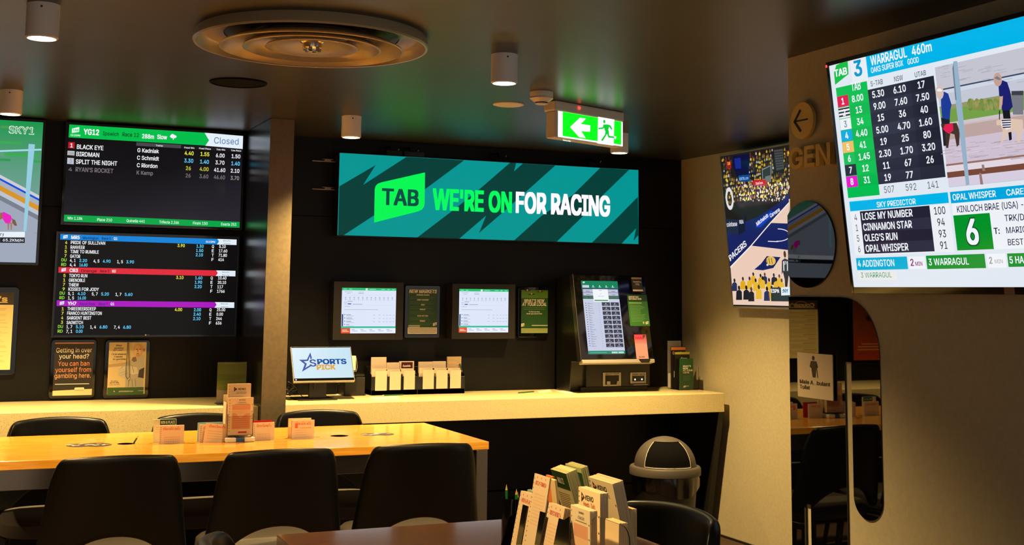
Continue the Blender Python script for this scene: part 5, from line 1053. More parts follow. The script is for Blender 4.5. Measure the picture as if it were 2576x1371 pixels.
# ================================================================ CHAIRS
def make_chair(label, cat='chair', loc=(0,0,0), group=None):
    root = thing('tub_chair',label,cat,(0,0,0),group)
    m = MB(); NU,NV = 24,10
    zs, zt_ = .47, .878
    def pt(u, v, off):
        # u across -1..1, v up 0..1, off = thickness side (-1 rear, +1 front)
        arch = .115*max(0,1-(abs(u)/.62)**2.2) if abs(u) < .62 else 0
        z0 = zs+arch
        au = abs(u); uu0 = .74
        drop = 0
        if au > uu0: k_=(au-uu0)/(1-uu0); drop = .095*(1-math.sqrt(max(0,1-k_*k_)))
        z1 = zt_-drop-.008*(1-u*u)*0 + .006*math.cos(u*PI)
        z = z0+(z1-z0)*v
        hw = .272-.058*((z-zs)/(zt_-zs))
        x = hw*math.sin(u*1.35)/math.sin(1.35)
        wrap = .11*(1-math.cos(u*1.3))
        y = -.235-.085*((z-zs)/(zt_-zs)) + wrap
        n = Vector((-.5*u,1,.15)).normalized()
        th = .019
        return Vector((x,y,z)) + n*off*th
    idx = {}
    def vid(i,j,s_):
        k=(i,j,s_)
        if k not in idx: idx[k]=len(m.v); m.v.append(pt(-1+2*i/NU,j/NV,s_))
        return idx[k]
    for i in range(NU):
        for j in range(NV):
            m.f.append((vid(i,j,1),vid(i+1,j,1),vid(i+1,j+1,1),vid(i,j+1,1))[::-1]); m.f.append((vid(i,j,-1),vid(i+1,j,-1),vid(i+1,j+1,-1),vid(i,j+1,-1))); m.c += [(20,20,20)]*2
    rim = [(i,0) for i in range(NU)]+[(NU,j) for j in range(NV)]+[(i,NV) for i in range(NU,0,-1)]+[(0,j) for j in range(NV,0,-1)]
    for k in range(len(rim)):
        a_,b_ = rim[k],rim[(k+1)%len(rim)]; m.f.append((vid(*a_,-1),vid(*a_,1),vid(*b_,1),vid(*b_,-1))); m.c.append((20,20,20))
    m.build('backrest','vinyl',root,smooth=True,sub=2,weld=True)
    s_ = MB(); pl = []
    n_=40
    for k in range(n_):
        a_=2*PI*k/n_; ca,sa=math.cos(a_),math.sin(a_); pl.append((.25*math.copysign(abs(ca)**.55,ca),.02+.24*math.copysign(abs(sa)**.55,sa)))
    for sc_,zz in ((.90,.43),(.99,.437),(1.0,.455),(.985,.487),(.93,.5),(.7,.507),(.35,.509)):
        for x,y in pl: s_.v.append(Vector((x*sc_,y*sc_,zz)))
    for r_ in range(6):
        for k in range(n_): s_.f.append((r_*n_+k,r_*n_+(k+1)%n_,(r_+1)*n_+(k+1)%n_,(r_+1)*n_+k)); s_.c.append((60,55,50))
    s_.f.append(tuple(range(n_))[::-1]); s_.c.append((60,55,50)); s_.f.append(tuple(range(6*n_,7*n_))); s_.c.append((60,55,50))
    s_.build('seat','seat_fabric',root,smooth=True)
    f_ = MB()
    for sx in (-1,1):
        f_.box((sx*.235-.015,-.235,.4),(sx*.235+.015,.2,.43))
    f_.box((-.235,-.03,.4),(.235,.03,.43)); f_.build('seat_frame','black_leg',root,bevel=.004)
    for sx in (-1,1):
        for sy,ty in ((-.2,-.27),(.2,.23)):
            l_=MB(); l_.tube([(sx*.2,sy,.41),(sx*.24,ty,0)],[.02,.012],10); l_.build('leg','black_leg',root,smooth=True)
    return root
G='black chairs around the oak table'
ch = make_chair('black tub chair on the near side of the oak table, farthest from the bin',group=G)
ch.location=(.555,5.06,0)
dup(ch,(1.155,5.06,0),0,'black tub chair in the middle of the near side of the oak table')
dup(ch,(1.745,5.05,0),math.radians(-3),'black tub chair on near side of the oak table, closest to the bin')
dup(ch,(.445,5.93,0),PI,'black tub chair across the oak table, below the framed man poster')
dup(ch,(1.085,5.93,0),PI,'black tub chair across the oak table, behind the standing betting slips')
dup(ch,(1.68,5.93,0),PI,'black tub chair across the oak table, in front of the concrete column')
G2='chairs around the near dark table'
dup(ch,(1.615,3.08,0),math.radians(99),'black tub chair drawn up to the dark table in front of the bin',G2)
dup(ch,(.88,3.04,0),math.radians(-96),'black tub chair whose top corner just shows at bottom edge beside dark table',G2)

# ================================================================ NEAR TABLE WITH SLIPS
nx0,nx1,ny0,ny1 = .82,1.738,1.35,3.425
t = thing('dining_table','dark brown laminate table holding the big slip organiser','table',((nx0+nx1)/2,(ny0+ny1)/2,0))
slab_with_holes('table_top',nx0,ny0,nx1,ny1,ZT-.035,ZT,'walnut_laminate',t,[])
m = MB(); m.box((nx0+.08,ny0+.08,ZT-.12),(nx1-.08,ny1-.08,ZT-.035)); m.build('apron','steel',t,bevel=.002)
for x,y in ((nx0+.05,ny0+.05),(nx0+.05,ny1-.11),(nx1-.11,ny0+.05),(nx1-.11,ny1-.11)):
    m=MB(); m.box((x,y,0),(x+.055,y+.055,ZT-.035)); m.build('leg','steel',t,bevel=.003)
zN = (1280,1150,1600,1371,1985)
D_ = Vector((0,-1,0))
def npad(label, xv, tlp, brp, blp, w, thick, h, col=(214,190,158), down=True, **kw):
    """pad facing -X; top-left corner at pixel tlp on plane x = xv, leaning so that its left edge runs through pixel blp"""
    m = MB(Vector((xv,0,0)),D_,Z).zoom(*zN)
    px0 = (1280+tlp[0]/6.203,1150+tlp[1]/6.203); TL = on(0,xv,*px0)
    px1 = (1280+blp[0]/6.203,1150+blp[1]/6.203); BLp = on(1,TL.y,*px1)
    V = (TL-BLp).normalized()
    O = TL - V*h
    if O.z < ZT+.004: O = O + V*((ZT+.004-O.z)/V.z); h = (TL-O).length
    m.plane(O,D_,V); return pad(label,m,0,w,0,h,thick,col=col,**kw)
slot_x = 1.285
# black organiser
t = thing('slip_organiser','black three-slot slip organiser on the dark table','leaflet holder',(1.33,2.72,ZT))
m = MB(); m.box((1.235,2.545,ZT),(1.37,2.875,ZT+.012)); m.build('base_plate','black_gloss',t,bevel=.002)
m = MB(Vector((0,2.875,0)),X,Z,Y)
for k in range(4):
    m = MB(Vector((0,2.872-.109*k,0)),X,Z,Vector((0,1,0))); m.prism([(1.238,ZT+.012),(1.37,ZT+.012),(1.37,ZT+.15),(1.345,ZT+.15),(1.268,ZT+.11)],-.002,.002); m.build('divider','black_gloss',t)
m = MB(); m.box((1.366,2.545,ZT+.012),(1.37,2.875,ZT+.16)); m.build('back_plate','black_gloss',t)
zN_ = (1280,1150,1600,1371,1985)
for pts_ in (((235,740),(312,768),(205,1371),(128,1371)),((505,845),(592,872),(500,1371),(418,1371)),((798,955),(880,982),(960,930),(960,1371),(715,1371))):
    t_l = on(0,1.249,1280+625/6.203,1150+705/6.203); b_l = on(1,t_l.y,1280+505/6.203,1371)
    m = MB(t_l,D_,t_l-b_l).zoom(*zN_); q_=[m.uv(*p) for p in pts_]; low = (ZT+.013-t_l.z)/m.V.z
    m.prism([(u,max(v,low)) for u,v in q_],.0,.003); m.build('front_rib','black_gloss',t)
def cut(m,u0,u1,v0,v1):
    W_=u1-u0
    for r_ in range(10):
        for c_ in range(7): m.ruv(u0+W_*(.18+.1*c_),v1-.045-r_*.0075,u0+W_*(.235+.1*c_),v1-.0415-r_*.0075,(222,176,132),1)
    for k in range(16): m.ruv(u0+W_*.03,v1-.012-k*.011,u0+W_*.06,v1-.009-k*.011,(110,80,60),1)
npad('white Win and Place slips in organiser slot next to the pencil cup',1.275,(190,520),None,(30,1371),.083,.02,.175,head='WIN & PLACE',hc=(200,80,50),art=cut,rows=0)
npad('tall Rotlay Formula slips in the middle organiser slot',1.258,(405,250),None,(235,1371),.083,.004,.235,head='ROTLAY FORMULA',hc=(200,80,50),art=cut,rows=0)
npad('Trifecta First 4 slips in the organiser slot by the clear holders',1.255,(625,705),None,(505,1371),.083,.02,.165,head='TRIFECTA/FIRST 4',hc=(200,80,50),art=cut,rows=0,sheets=7)
npad('orange topped slip pad behind the tall middle slips',1.315,(580,275),None,(610,600),.036,.006,.2,col=(240,140,60),rows=0,sheets=2)
npad('cream slip pad behind the tall middle slips',1.30,(640,340),None,(680,700),.026,.006,.19,col=(244,214,160),rows=0,sheets=4)
npad('pale blue slip corner showing behind the Win and Place slips',1.33,(290,505),None,(290,700),.06,.01,.15,col=(150,176,170),rows=0,sheets=1)
def multi(m,u0,u1,v0,v1): m.ruv(u0,v1-.042,u1,v1,(44,74,30),1.5); m.tuv('MULTI',u0+(u1-u0)*.32,v1-.03,u1-(u1-u0)*.3,.014,(230,225,200),3,.05); m.lines(u0+.01,u1-.01,v1-.055,.005,9,.0012,(186,150,120),1,.2); m.ruv(u0,v0,u1,v1-.10,(236,196,170),.5); m.tuv('Responsible gambling',u0+.01,v1-.118,u1-.012,.006,(150,60,60),2,.02)
npad('thick green headed Multi pad fanned out at the back of organiser',1.335,(650,185),None,(800,700),.085,.03,.26,col=(226,222,166),art=multi,rows=0,sheets=9)
npad('second green edged pad behind the Multi pad',1.40,(880,105),None,(960,480),.085,.02,.27,col=(214,214,150),art=lambda m,u0,u1,v0,v1:m.ruv(u0,v1-.05,u1,v1-.012,(40,80,40),2),rows=0,sheets=5)
# pencil cup
cupx, cupy = 1.36,3.05
cc_ = on(0,1.33,1290,1252); cupx,cupy,cz = 1.33,cc_.y,cc_.z
t = thing('pencil_cup','dark glossy pencil cup at the end of the slip organiser','cup',(cupx,cupy,ZT))
m = MB(); m.lathe([(.0005,.002),(.026,.002),(.026,cz-ZT),(.0285,cz-ZT),(.0285,0),(.0005,0)],(cupx,cupy,ZT),28); m.build('cup','black_gloss',t,smooth=True)
for k,(ox,oy,tx,ty,hh,lb) in enumerate(((-.008,.012,-.012,.014,.032,'green pencil with sharpened cream tip standing in the pencil cup'),(.004,-.012,.004,-.014,.024,'green pencil standing blunt end up in the pencil cup'),(.012,.004,.014,.0,.014,'shortest green pencil standing in the pencil cup'))):
    pencil(lb,(cupx+ox,cupy+oy,ZT+.01),(cupx+tx,cupy+ty,cz+hh),(24,110,40) if k!=1 else (20,120,36))
# clear holders with keno pads
def kfront(t2,hcol):
    def f(m,u0,u1,v0,v1):
        W_=u1-u0; dk=(64,56,54)
        m.quv([(u0+W_*.14,v1-.030),(u0+W_*.14,v1-.008),(u0+W_*.3,v1-.019)],dk,2); m.quv([(u0+W_*.15,v1-.018),(u0+W_*.23,v1-.013),(u0+W_*.23,v1-.021)],(226,140,80),3)
        m.tuv('KENO',u0+W_*.33,v1-.0235,u0+W_*.70,.0105,dk,2,.03); m.tuv(t2,u0+W_*.24,v1-.037,u0+W_*.78,.0095,hcol,2,.0)
        for k in range(12): m.ruv(u0+W_*.02,v1-.01-k*.011,u0+W_*.05,v1-.007-k*.011,(110,84,66),2)
        for v_ in (.05,.085,.12): m.disc(u1-W_*.04,v1-v_,.002,.0025,dk,2,8)
    return f
npad('thick game card pad headed classic at front of clear holder',1.25,(965,740),None,(968,1371),.092,.018,.2,col=(240,220,182),art=wave,rows=0,sheets=8)
npad('game card pad headed Heads Tails behind the classic pad',1.30,(1088,462),None,(1088,800),.104,.02,.235,col=(244,224,180),art=kfront('Heads-Tails',(190,80,50)),rows=0,sheets=7)
npad('tallest game card pad leaning at the back of clear holder',1.36,(1240,305),None,(1320,700),.118,.028,.25,col=(242,222,180),art=kfront('Heads-Tails',(190,120,100)),rows=0,sheets=9)
npad('blank backed slip pad facing away at end of clear holder',1.27,(1512,955),None,(1505,1371),.06,.02,.16,col=(246,214,164),rows=0,sheets=3)
npad('narrow slip pad at far end of the clear holder',1.42,(1760,770),None,(1760,1100),.04,.018,.2,col=(240,208,158),rows=0,sheets=4)
t = thing('acrylic_holder','clear acrylic holder full of game cards on the dark table','leaflet holder',(1.30,2.4,ZT))
m = MB(Vector((1.235,0,0)),D_,Z).zoom(*zN)
ua = m.uv(950,1000)[0]; ub = m.uv(1290,1000)[0]
m.prism([(ua,ZT+.002),(ub,ZT+.002),(ub,ZT+.12),(ub-.03,ZT+.10),(ub-.05,ZT+.06),(ua+.04,ZT+.06),(ua+.02,ZT+.10),(ua,ZT+.13)],0,.002); m.build('front_pocket','clear_acrylic',t)
m = MB(Vector((1.25,0,0)),D_,Z).zoom(*zN); ua = m.uv(1295,1000)[0]; ub=m.uv(1895,1000)[0]; vt = m.uv(1500,965)[1]
m.prism(rrect(ua,ZT+.002,ub,vt,.03),0,.002); m.build('side_pocket','clear_acrylic',t)
m = MB(); m.box((1.24,2.2,ZT),(1.46,2.535,ZT+.003)); m.build('base','clear_acrylic',t)

# ================================================================ BIN
bc = on(1,6.36,1673,1180); bx_,by_ = bc.x,6.36
rr_ = (on(1,6.36,1752,1182)-on(1,6.36,1595,1182)).length/2*.985
zr = bc.z
t = thing('waste_bin','grey dome lid waste bin with black liner under the counter','bin',(bx_,by_,0))
m = MB(); m.lathe([(.0005,0),(rr_*.74,0),(rr_*.9,zr-.03),(rr_*.9,zr-.02)],(bx_,by_,0),40); m.build('body','bin_body',t,smooth=True)
m = MB(); 
n_=64; prof=[]
for k in range(n_):
    a_=2*PI*k/n_; w_=.006*math.sin(a_*9)+.005*math.sin(a_*14+1)
    for j,(q1,z1) in enumerate(((rr_*.93,zr-.02),(rr_*.945+w_*.7,zr-.05),(rr_*.93+w_,zr-.09),(rr_*.92+w_*.6,zr-.125-.02*math.sin(a_*3)))): m.v.append(Vector((bx_+q1*math.cos(a_),by_+q1*math.sin(a_),z1)))
for k in range(n_):
    for j in range(3): k2=(k+1)%n_; m.f.append((k*4+j,k2*4+j,k2*4+j+1,k*4+j+1)); m.c.append((10,10,10))
m.build('liner','bin_liner',t,smooth=True)
rd = rr_*.865; hd = on(1,6.36,1675,1098).z-zr-.02
lid = [(rr_*.95,zr-.03),(rr_,zr-.026),(rr_,zr+.012),(rr_*.97,zr+.02),(rd+.004,zr+.022)]+[(rd*math.cos(PI/2*k/12),zr+.022+hd*math.sin(PI/2*k/12)) for k in range(0,12)]+[(.0005,zr+.022+hd)]
m = MB(); m.lathe(lid,(bx_,by_,0),56); m.build('dome_lid','bin_lid',t,smooth=True)
ca = math.atan2(-by_,-bx_)+.12
def patch(e0,e1,off,half,seg=14):
    return [((rd+off)*math.cos(e0+(e1-e0)*k/6),zr+.022+(hd+off)*math.sin(e0+(e1-e0)*k/6)) for k in range(7)]
m = MB(); m.lathe(patch(math.radians(4),math.radians(58),.003,0),(bx_,by_,0),16,a0=ca-.8,a1=ca+.8); m.build('flap','matte_black',t,smooth=True)
m = MB(); m.lathe(patch(math.radians(57),math.radians(72),.006,0),(bx_,by_,0),12,a0=ca-.8,a1=ca+.8); o=m.build('flap_lip','bin_lid',t,smooth=True)
m = MB()
for s_ in (-1,1):
    m.tube([Vector((bx_+(rd+.003)*math.cos(math.radians(e))*math.cos(ca+s_*.81),by_+(rd+.003)*math.cos(math.radians(e))*math.sin(ca+s_*.81),zr+.022+(hd+.003)*math.sin(math.radians(e)))) for e in range(2,62,6)],.0018,6)
m.tube([Vector((bx_+(rd+.003)*math.cos(ca-.81+1.62*k/10),by_+(rd+.003)*math.sin(ca-.81+1.62*k/10),zr+.026)) for k in range(11)],.0018,6)
m.build('flap_rim','white_plastic',t,smooth=True)

# ================================================================ RIGHT WALL SCREEN
O_ = Vector((4.325,6.42,1.48-.061)); top = Vector((4.239,6.42,1.48+.856)); V_=(top-O_).normalized(); H_=(top-O_).length; W_=H_*16/9
a = tv('wall_television','television on the far beige wall showing a basketball game',O_,D_,V_,W_,H_,bez=.012,depth=.05,m_bez='silver_trim',m_case='dark_metal')
a.ruv(0,0,W_,H_,(34,28,24),0)
a.zoom(1780,360,2120,800,1059)
hu=lambda x,y:a.uv(x,y)
UC = hu(650,600)[0]+.35
a.q([(200,100),(330,85),(330,190),(400,250),(340,250),(230,260),(195,180)],(14,16,60),1); a.q([(210,120),(260,115),(265,200),(220,200)],(24,40,140),2)
a.q([(520,55),(590,45),(600,200),(540,215)],(72,72,74),1)
for k in range(7): a.q([(522,70+k*20),(592,62+k*20),(592,68+k*20),(522,76+k*20)],(40,40,42),2)
def person(x,y,s_,shirt,skin=(150,105,80),lv=4):
    cc_=[hu(x-s_*.6,y+s_*2.2),hu(x+s_*.6,y-s_*.5),hu(x-s_*.6,y-s_*.5)]
    if min(c[0] for c in cc_)<.002 or max(c[1] for c in cc_)>a.H-.002 or min(c[1] for c in cc_)<.002: return
    a.q([(x-s_*.55,y+s_*2.2),(x-s_*.5,y+s_*.7),(x-s_*.2,y+s_*.4),(x+s_*.2,y+s_*.4),(x+s_*.5,y+s_*.7),(x+s_*.55,y+s_*2.2)],shirt,lv)
    du,dv=hu(x,y); rr=abs(hu(x,y)[1]-hu(x,y+s_*.42)[1]); a.disc(du,dv,rr*.85,rr,skin,lv+.5,10)
ye=[(196,160,40),(220,184,52),(160,130,40),(120,96,50),(60,52,46),(176,170,160),(96,40,36)]
for r_ in range(13):
    for c_ in range(34):
        x=115+c_*15.8+random.randint(-6,6); y=50+r_*34+random.randint(-9,9)-.18*(x-110)
        if 195<x<330 and y<250: continue
        if 515<x<600 and y<215: continue
        if y<30 or y>480 or (x<250 and y<70): continue
        if y>600-(x-150)*.33: continue
        bright=(y>290 and x>250); cc=random.choice(ye)
        if bright: cc=tuple(min(255,int(v*1.15+34)) for v in cc)
        person(x,y,random.uniform(8,13),cc,(176,140,110) if bright else (120,84,64),3)
du0,dv0 = hu(650,30)
for k in range(260):      # crowd continuing beyond the corner
    u_=du0+random.random()*(W_-du0); v_=H_*(.55+.43*random.random()); cc=random.choice(ye); a.ruv(u_,v_,min(W_,u_+.014),v_+.022,cc,2)
for k in range(160):
    x=250+random.random()*390; y=315+random.random()*140; du,dv=hu(x,y); a.disc(du,dv,.004,.006,random.choice([(240,235,235),(250,245,230),(230,190,90),(210,180,160)]),5,6)
du,dv=hu(175,435); 
for k in range(16):
    aa=2*PI*k/16; ab=2*PI*(k+1)/16; a.quv([(du+.042*math.cos(aa),dv+.07*math.sin(aa)),(du+.042*math.cos(ab),dv+.07*math.sin(ab)),(du+.025*math.cos(ab),dv+.045*math.sin(ab)),(du+.025*math.cos(aa),dv+.045*math.sin(aa))],(225,222,225),5)
a.q([(245,255),(333,245),(335,300),(250,305)],(20,70,140),6); a.T('BSKTBL.com',(255,290),(325,284),22,(150,200,245),7)
a.q([(150,145),(188,140),(190,198),(155,203)],(150,30,30),6); a.T('38',(160,172),(182,170),22,(255,190,60),7)
a.q([(357,300),(372,288),(455,285),(468,300),(465,330),(360,333)],(200,36,46),6); a.T('StateFarm',(382,325),(438,321),20,(245,225,220),7)
a.q([(428,205),(500,170),(503,270),(432,290)],(120,130,130),5); a.q([(435,212),(495,182),(497,262),(438,282)],(52,54,52),5.5); a.q([(455,262),(500,250),(502,300),(460,310)],(110,116,116),6)
a.q([(500,120),(510,118),(512,240),(502,240)],(80,84,84),5)
# floor
navy=(26,36,96); tan=(236,204,184)
a.q([(150,600),(300,615),(395,580),(560,470),(645,400),(645,470),(500,622),(345,805),(185,972)],navy,7)
a.q([(395,610),(500,530),(540,540),(420,660),(380,660)],(20,60,190),7.5)
a.q([(185,972),(345,805),(500,622),(645,465),(650,1275),(207,1265)],tan,8)
a.q([(505,625),(645,630),(645,838),(348,803)],navy,9); a.q([(183,968),(345,800),(500,618),(645,460),(645,470),(502,627),(349,808),(186,978)],(245,235,230),10)
u_a = hu(645,465); u_b = hu(650,1275)
a.ruv(u_a[0]-.002,0,W_,u_a[1]+.02,tan,8); ub_,vb_=hu(645,630); uc_,vc_=hu(645,838); a.ruv(ub_-.001,vc_,ub_+.5,vb_,navy,9)
def arc(cx_,cy_,rx,ry,a0,a1,w_,col,lv,n=14):
    for k in range(n):
        aa=a0+(a1-a0)*k/n; ab=a0+(a1-a0)*(k+1)/n
        a.q([(cx_+rx*math.cos(aa),cy_+ry*math.sin(aa)),(cx_+rx*math.cos(ab),cy_+ry*math.sin(ab)),(cx_+(rx-w_)*math.cos(ab),cy_+(ry-w_)*math.sin(ab)),(cx_+(rx-w_)*math.cos(aa),cy_+(ry-w_)*math.sin(aa))],col,lv)
arc(560,720,95,52,-1.6,1.7,7,(225,222,235),11); a.q([(480,765),(560,768),(560,775),(480,772)],(225,222,235),11)
a.q([(155,595),(245,600),(245,715),(162,700)],(34,42,66),10); a.q([(245,600),(297,570),(300,690),(250,722)],(24,28,50),10); a.T('coinbase',(158,652),(240,650),34,(235,235,240),11); a.T('NBA',(258,640),(290,622),30,(225,225,230),11)
a.q([(205,1265),(150,600),(160,700),(190,760),(300,640),(310,780)],(30,36,70),6.9)
def diag(t_, p0, p1, h_, col, lv):
    (ua,va),(ub,vb)=hu(*p0),hu(*p1); O0,U0,V0=a.O.copy(),a.U.copy(),a.V.copy(); d_=Vector((ub-ua,vb-va)); L_=d_.length; d_/=L_
    hh=abs(hu(p0[0],p0[1]-h_)[1]-va); nO=a.P(ua,va); nU=U0*d_.x+V0*d_.y; nV=-U0*d_.y+V0*d_.x
    vs,fs,wd=glyphs(t_,.04,0); sx=L_/wd; sy=hh/CAP
    a.add([nO+nU*(x*sx)+nV*(y*sy)+a.N*((lv+z*.9)*a.L) for x,y,z in vs],fs,col)
diag('PACERS',(185,925),(315,800),44,(235,235,240),11); diag('Michelob',(395,650),(485,575),30,(235,235,240),11); diag('Carvana',(500,585),(575,530),30,(235,235,240),11)
a.q([(470,885),(578,893),(522,978),(440,996),(372,990),(425,945)],navy,10); du,dv=hu(503,922); a.disc(du,dv,.047,.026,(228,190,90),11,24)
for k in (-.5,0,.5): a.q([(465+40*(k+.5),900),(470+40*(k+.5),900),(478+40*(k+.5),945),(473+40*(k+.5),945)],(120,84,50),12)
a.T('*',(470,975),(488,975),30,(230,230,240),12)
# referee
a.q([(590,920),(612,902),(638,915),(645,990),(640,1010),(598,1010),(588,1030)],(60,60,66),11); a.q([(600,925),(608,925),(610,1000),(602,1000)],(225,225,230),12); a.q([(630,925),(637,925),(638,1000),(631,1000)],(225,225,230),12)
a.q([(598,1008),(642,1008),(640,1060),(632,1125),(615,1125),(612,1070)],(28,28,34),11); du,dv=hu(613,870); a.disc(du,dv,.012,.02,(80,54,44),12,12); a.T('19',(608,950),(628,950),26,(235,235,240),13)
for r_,(y,s_) in enumerate(((1035,26),(1070,28),(1140,32),(1195,34))):
    for c_ in range(8):
        x=205+c_*52+(r_%2)*24+random.randint(-10,10)
        if x>625 : continue
        if r_==0 and random.random()<.35: continue
        person(x,y+random.randint(-14,10),s_*1.35,random.choice([(226,170,30),(232,184,50),(34,34,40),(44,50,90),(230,176,40)]),random.choice([(40,30,26),(96,66,48),(60,44,36),(30,24,22)]),12+r_*.4)
u_b=hu(655,1090); 
for k in range(30): u_=u_b[0]+random.random()*(W_-u_b[0]); v_=random.random()*.2; a.ruv(u_,v_,min(W_,u_+.07),v_+.07,random.choice(ye),12)
a.q([(505,1130),(655,1132),(652,1240),(508,1238)],(46,54,54),15); a.T('ESPN',(510,1172),(572,1170),28,(235,238,240),16,.05); a.q([(585,1130),(655,1128),(657,1190),(588,1193)],(226,240,246),16); a.T(':NY',(598,1172),(645,1168),28,(40,100,140),17,.04)
done(a)
m = MB(); m.box((4.34,5.5,1.55),(XR-.001,6.0,2.1)); m.build('wall_mount','dark_metal',a.root)

# ================================================================ BIG SCREEN ON THE RESTROOM WALL
O_ = Vector((2.78,3.403,1.48+.035)); top = Vector((2.693,3.403,1.48+.793)); V_=(top-O_).normalized(); H_=(top-O_).length; W_=H_*16/9
a = tv('wall_television','largest television, white greyhound form guide on the restroom wall',O_,D_,V_,W_,H_,bez=.010,depth=.045,m_case='black_gloss',m_bez='black_gloss',base=(224,232,242),bezels=(.012,.012,.022,.014))
A_=(2060,20,2576,400,1862); B_=(2080,380,2576,760,1790)
a.zoom(*A_)
cy_=(0,180,232); gr=(0,190,80); nv=(38,40,58); W2=(240,246,252)
uL = a.uv(442,745)[0]
a.R((425,428),(447,632,None),cy_)
a.q([(263,468),(272,600),(150,698),(140,590),(160,520)],(20,190,70),2); a.T('TAB',(148,622),(263,603),62,W2,3,.05)
a.R((282,455),(447,648),(232,238,244),1); a.T('3',(328,622),(402,608),140,(0,150,205),3,.04)
a.T('WARRAGUL',(475,520),(805,447),84,W2,2,.03); a.T('460m',(850,430),(1030,392),84,W2,2,.03); a.T('OAKS SUPER BOX',(478,590),(770,525),50,W2,2,.02); a.T('GOOD',(810,515),(912,492),50,W2,2,.02)
for s_,p,q_ in (('S-TAB',(475,712),(585,690)),('NSW',(688,670),(768,652)),('UTAB',(876,630),(977,609))): a.T(s_,p,q_,46,(80,84,100),2,.01)
ug0,vt = a.uv(155,728); cG=a.uv(352,805)[0]; cS=a.uv(540,775)[0]; cN=a.uv(735,740)[0]; cU=a.uv(932,700)[0]; vD=a.uv(442,745)[1]; uD=a.uv(442,745)[0]; ub0=a.uv(166,800)[0]; ub1=a.uv(266,790)[0]
tabT=a.uv(300,755),a.uv(385,738)
a.zoom(*B_)
ug1,vgb=a.uv(482,398); uE,vDb=a.uv(1080,235); 
a.ruv(ug0,vgb,ug1,vt,gr,1); a.tuv('TAB',tabT[0][0],tabT[0][1],tabT[1][0],.027,W2,2,.03)
rh=(vD-vDb)/8
cols=['5.30 9.00 15 5.00 19 2.30 11 19'.split(),'6.10 7.60 36 4.70 25 1.70 67 77'.split(),'17 7.50 40 1.60 80 3.20 26 .'.split(),'8.00 13 34 4.40 41 1.45 12 31'.split()]
bx=[(225,20,80),(235,238,242),(238,242,246),(0,170,222),(240,190,100),(20,190,90),(40,42,58),(232,20,205)]
uN1=(cN+cU)/2
for r_ in range(8):
    vt_=vD-r_*rh; c1=(46,48,66) if r_%2 else (38,39,56)
    a.ruv(uD,vt_-rh,uE,vt_,c1,1); a.ruv(uN1,vt_-rh,uE,vt_,(34,35,50) if r_%2==0 else (40,42,58),1.3)
    if r_%2: a.ruv(ug0,vt_-rh,ug1,vt_,(0,182,76),1.2)
    vb_=vt_-rh*.5-.0105
    for cx_,L_ in ((cS,cols[0]),(cN,cols[1]),(cU,cols[2]),(cG,cols[3])):
        if L_[r_]!='.': a.tuv(L_[r_],cx_,vb_,.92,.0215,W2,2,.03,0,'c')
    a.ruv(ub0,vt_-rh*.97,ub1,vt_-rh*.02,bx[r_],2)
    if r_==1:
        for k in range(3): a.ruv(ub0,vt_-rh*(.22+.3*k),ub1,vt_-rh*(.08+.3*k),(40,42,52),2.4)
    tc=W2 if r_ not in (2,) else (150,155,165)
    if r_==1: tc=(235,238,242)
    a.tuv(str(r_+1),(ub0+ub1)/2,vb_,.9,.0215,tc,3,.04,0,'c')
for cx_,s_ in ((cS,'507'),(cN,'592'),(cU,'141')): a.tuv(s_,cx_,vDb-rh*.5-.0105,.92,.0215,(80,84,100),2,.0,0,'c')
a.R((205,460),(1110,470),cy_); a.T('SKY PREDICTOR',(458,510),(812,480),48,W2,2,.02)
uA_,vA_=a.uv(302,548); uB_,vB_=a.uv(982,910); uL_=a.uv(215,550)[0]; uR_=a.uv(1160,900)[0]
a.ruv(uL_,vB_-.004,uR_,vA_,(236,240,246),1)
for r_,(n_,s_,v3) in enumerate((('4','LOSE MY NUMBER','100'),('1','CINNAMON STAR','94'),('5',"OLEG'S RUN",'93'),('6','OPAL WHISPER','91'))):
    h4=(vA_-vB_)/4; vt_=vA_-r_*h4; a.ruv(uA_,vt_-h4,uB_,vt_,(34,34,52) if r_%2==0 else (46,46,66),2)
    vb_=vt_-h4*.5-.0115; a.tuv(s_,uA_+.009,vb_,.86,.023,W2,3,.03,0,'l'); a.tuv(n_,(uL_+uA_)/2,vb_,.85,.022,(60,64,80),2,.0,0,'c'); a.tuv(v3,(uB_+uR_)/2,vb_,.85,.023,(40,42,60),2,.01,0,'c')
a.R((265,972),(740,1072),(0,175,215)); a.T('4 ADDINGTON',(288,1050),(618,1044),58,W2,2,.02)
a.R((740,960),(900,1070),(240,244,248)); a.T('2',(765,1042),(795,1041),62,(140,50,120),2,.03); a.T('MIN',(808,1041),(872,1039),36,(140,50,120),2,.02)
a.R((900,950),(1447,1062),(0,145,50)); a.T('3 WARRAGUL',(930,1036),(1295,1030),60,W2,2,.02)
a.R((1452,935),(1635,1058),(240,244,248)); a.T('2',(1480,1022),(1508,1021),60,(150,154,160),2,.03); a.T('MIN',(1530,1020),(1602,1018),36,(150,154,160),2,.0)
a.R((1637,930),(1652,1052,None),(0,145,50)); a.T('5 HA',(1665,1020),(1796,1016),62,W2,2,.03)
a.R((280,1095),(640,1170),(232,236,232),1); a.T('3 WARRAGUL',(315,1150),(592,1145),46,(50,140,100),2,.0)
a.R((1118,372),(1130,475,None),(0,165,222)); a.T('OPAL WHISPER',(1148,448),(1540,414),56,W2,2,.02); a.T('CAREER',(1635,405),(1870,384),56,W2,2,.02)
a.R((1135,478),(1190,905,None),(238,242,248)); a.T('KINLOCH BRAE (USA) -',(1188,555),(1790,515),58,(24,26,70),2,.01)
a.R((1150,585),(1520,890),(0,145,40),2); a.T('6',(1275,852),(1400,842),232,(20,80,40),3,.08); a.T('6',(1282,846),(1393,838),222,W2,4,.04)
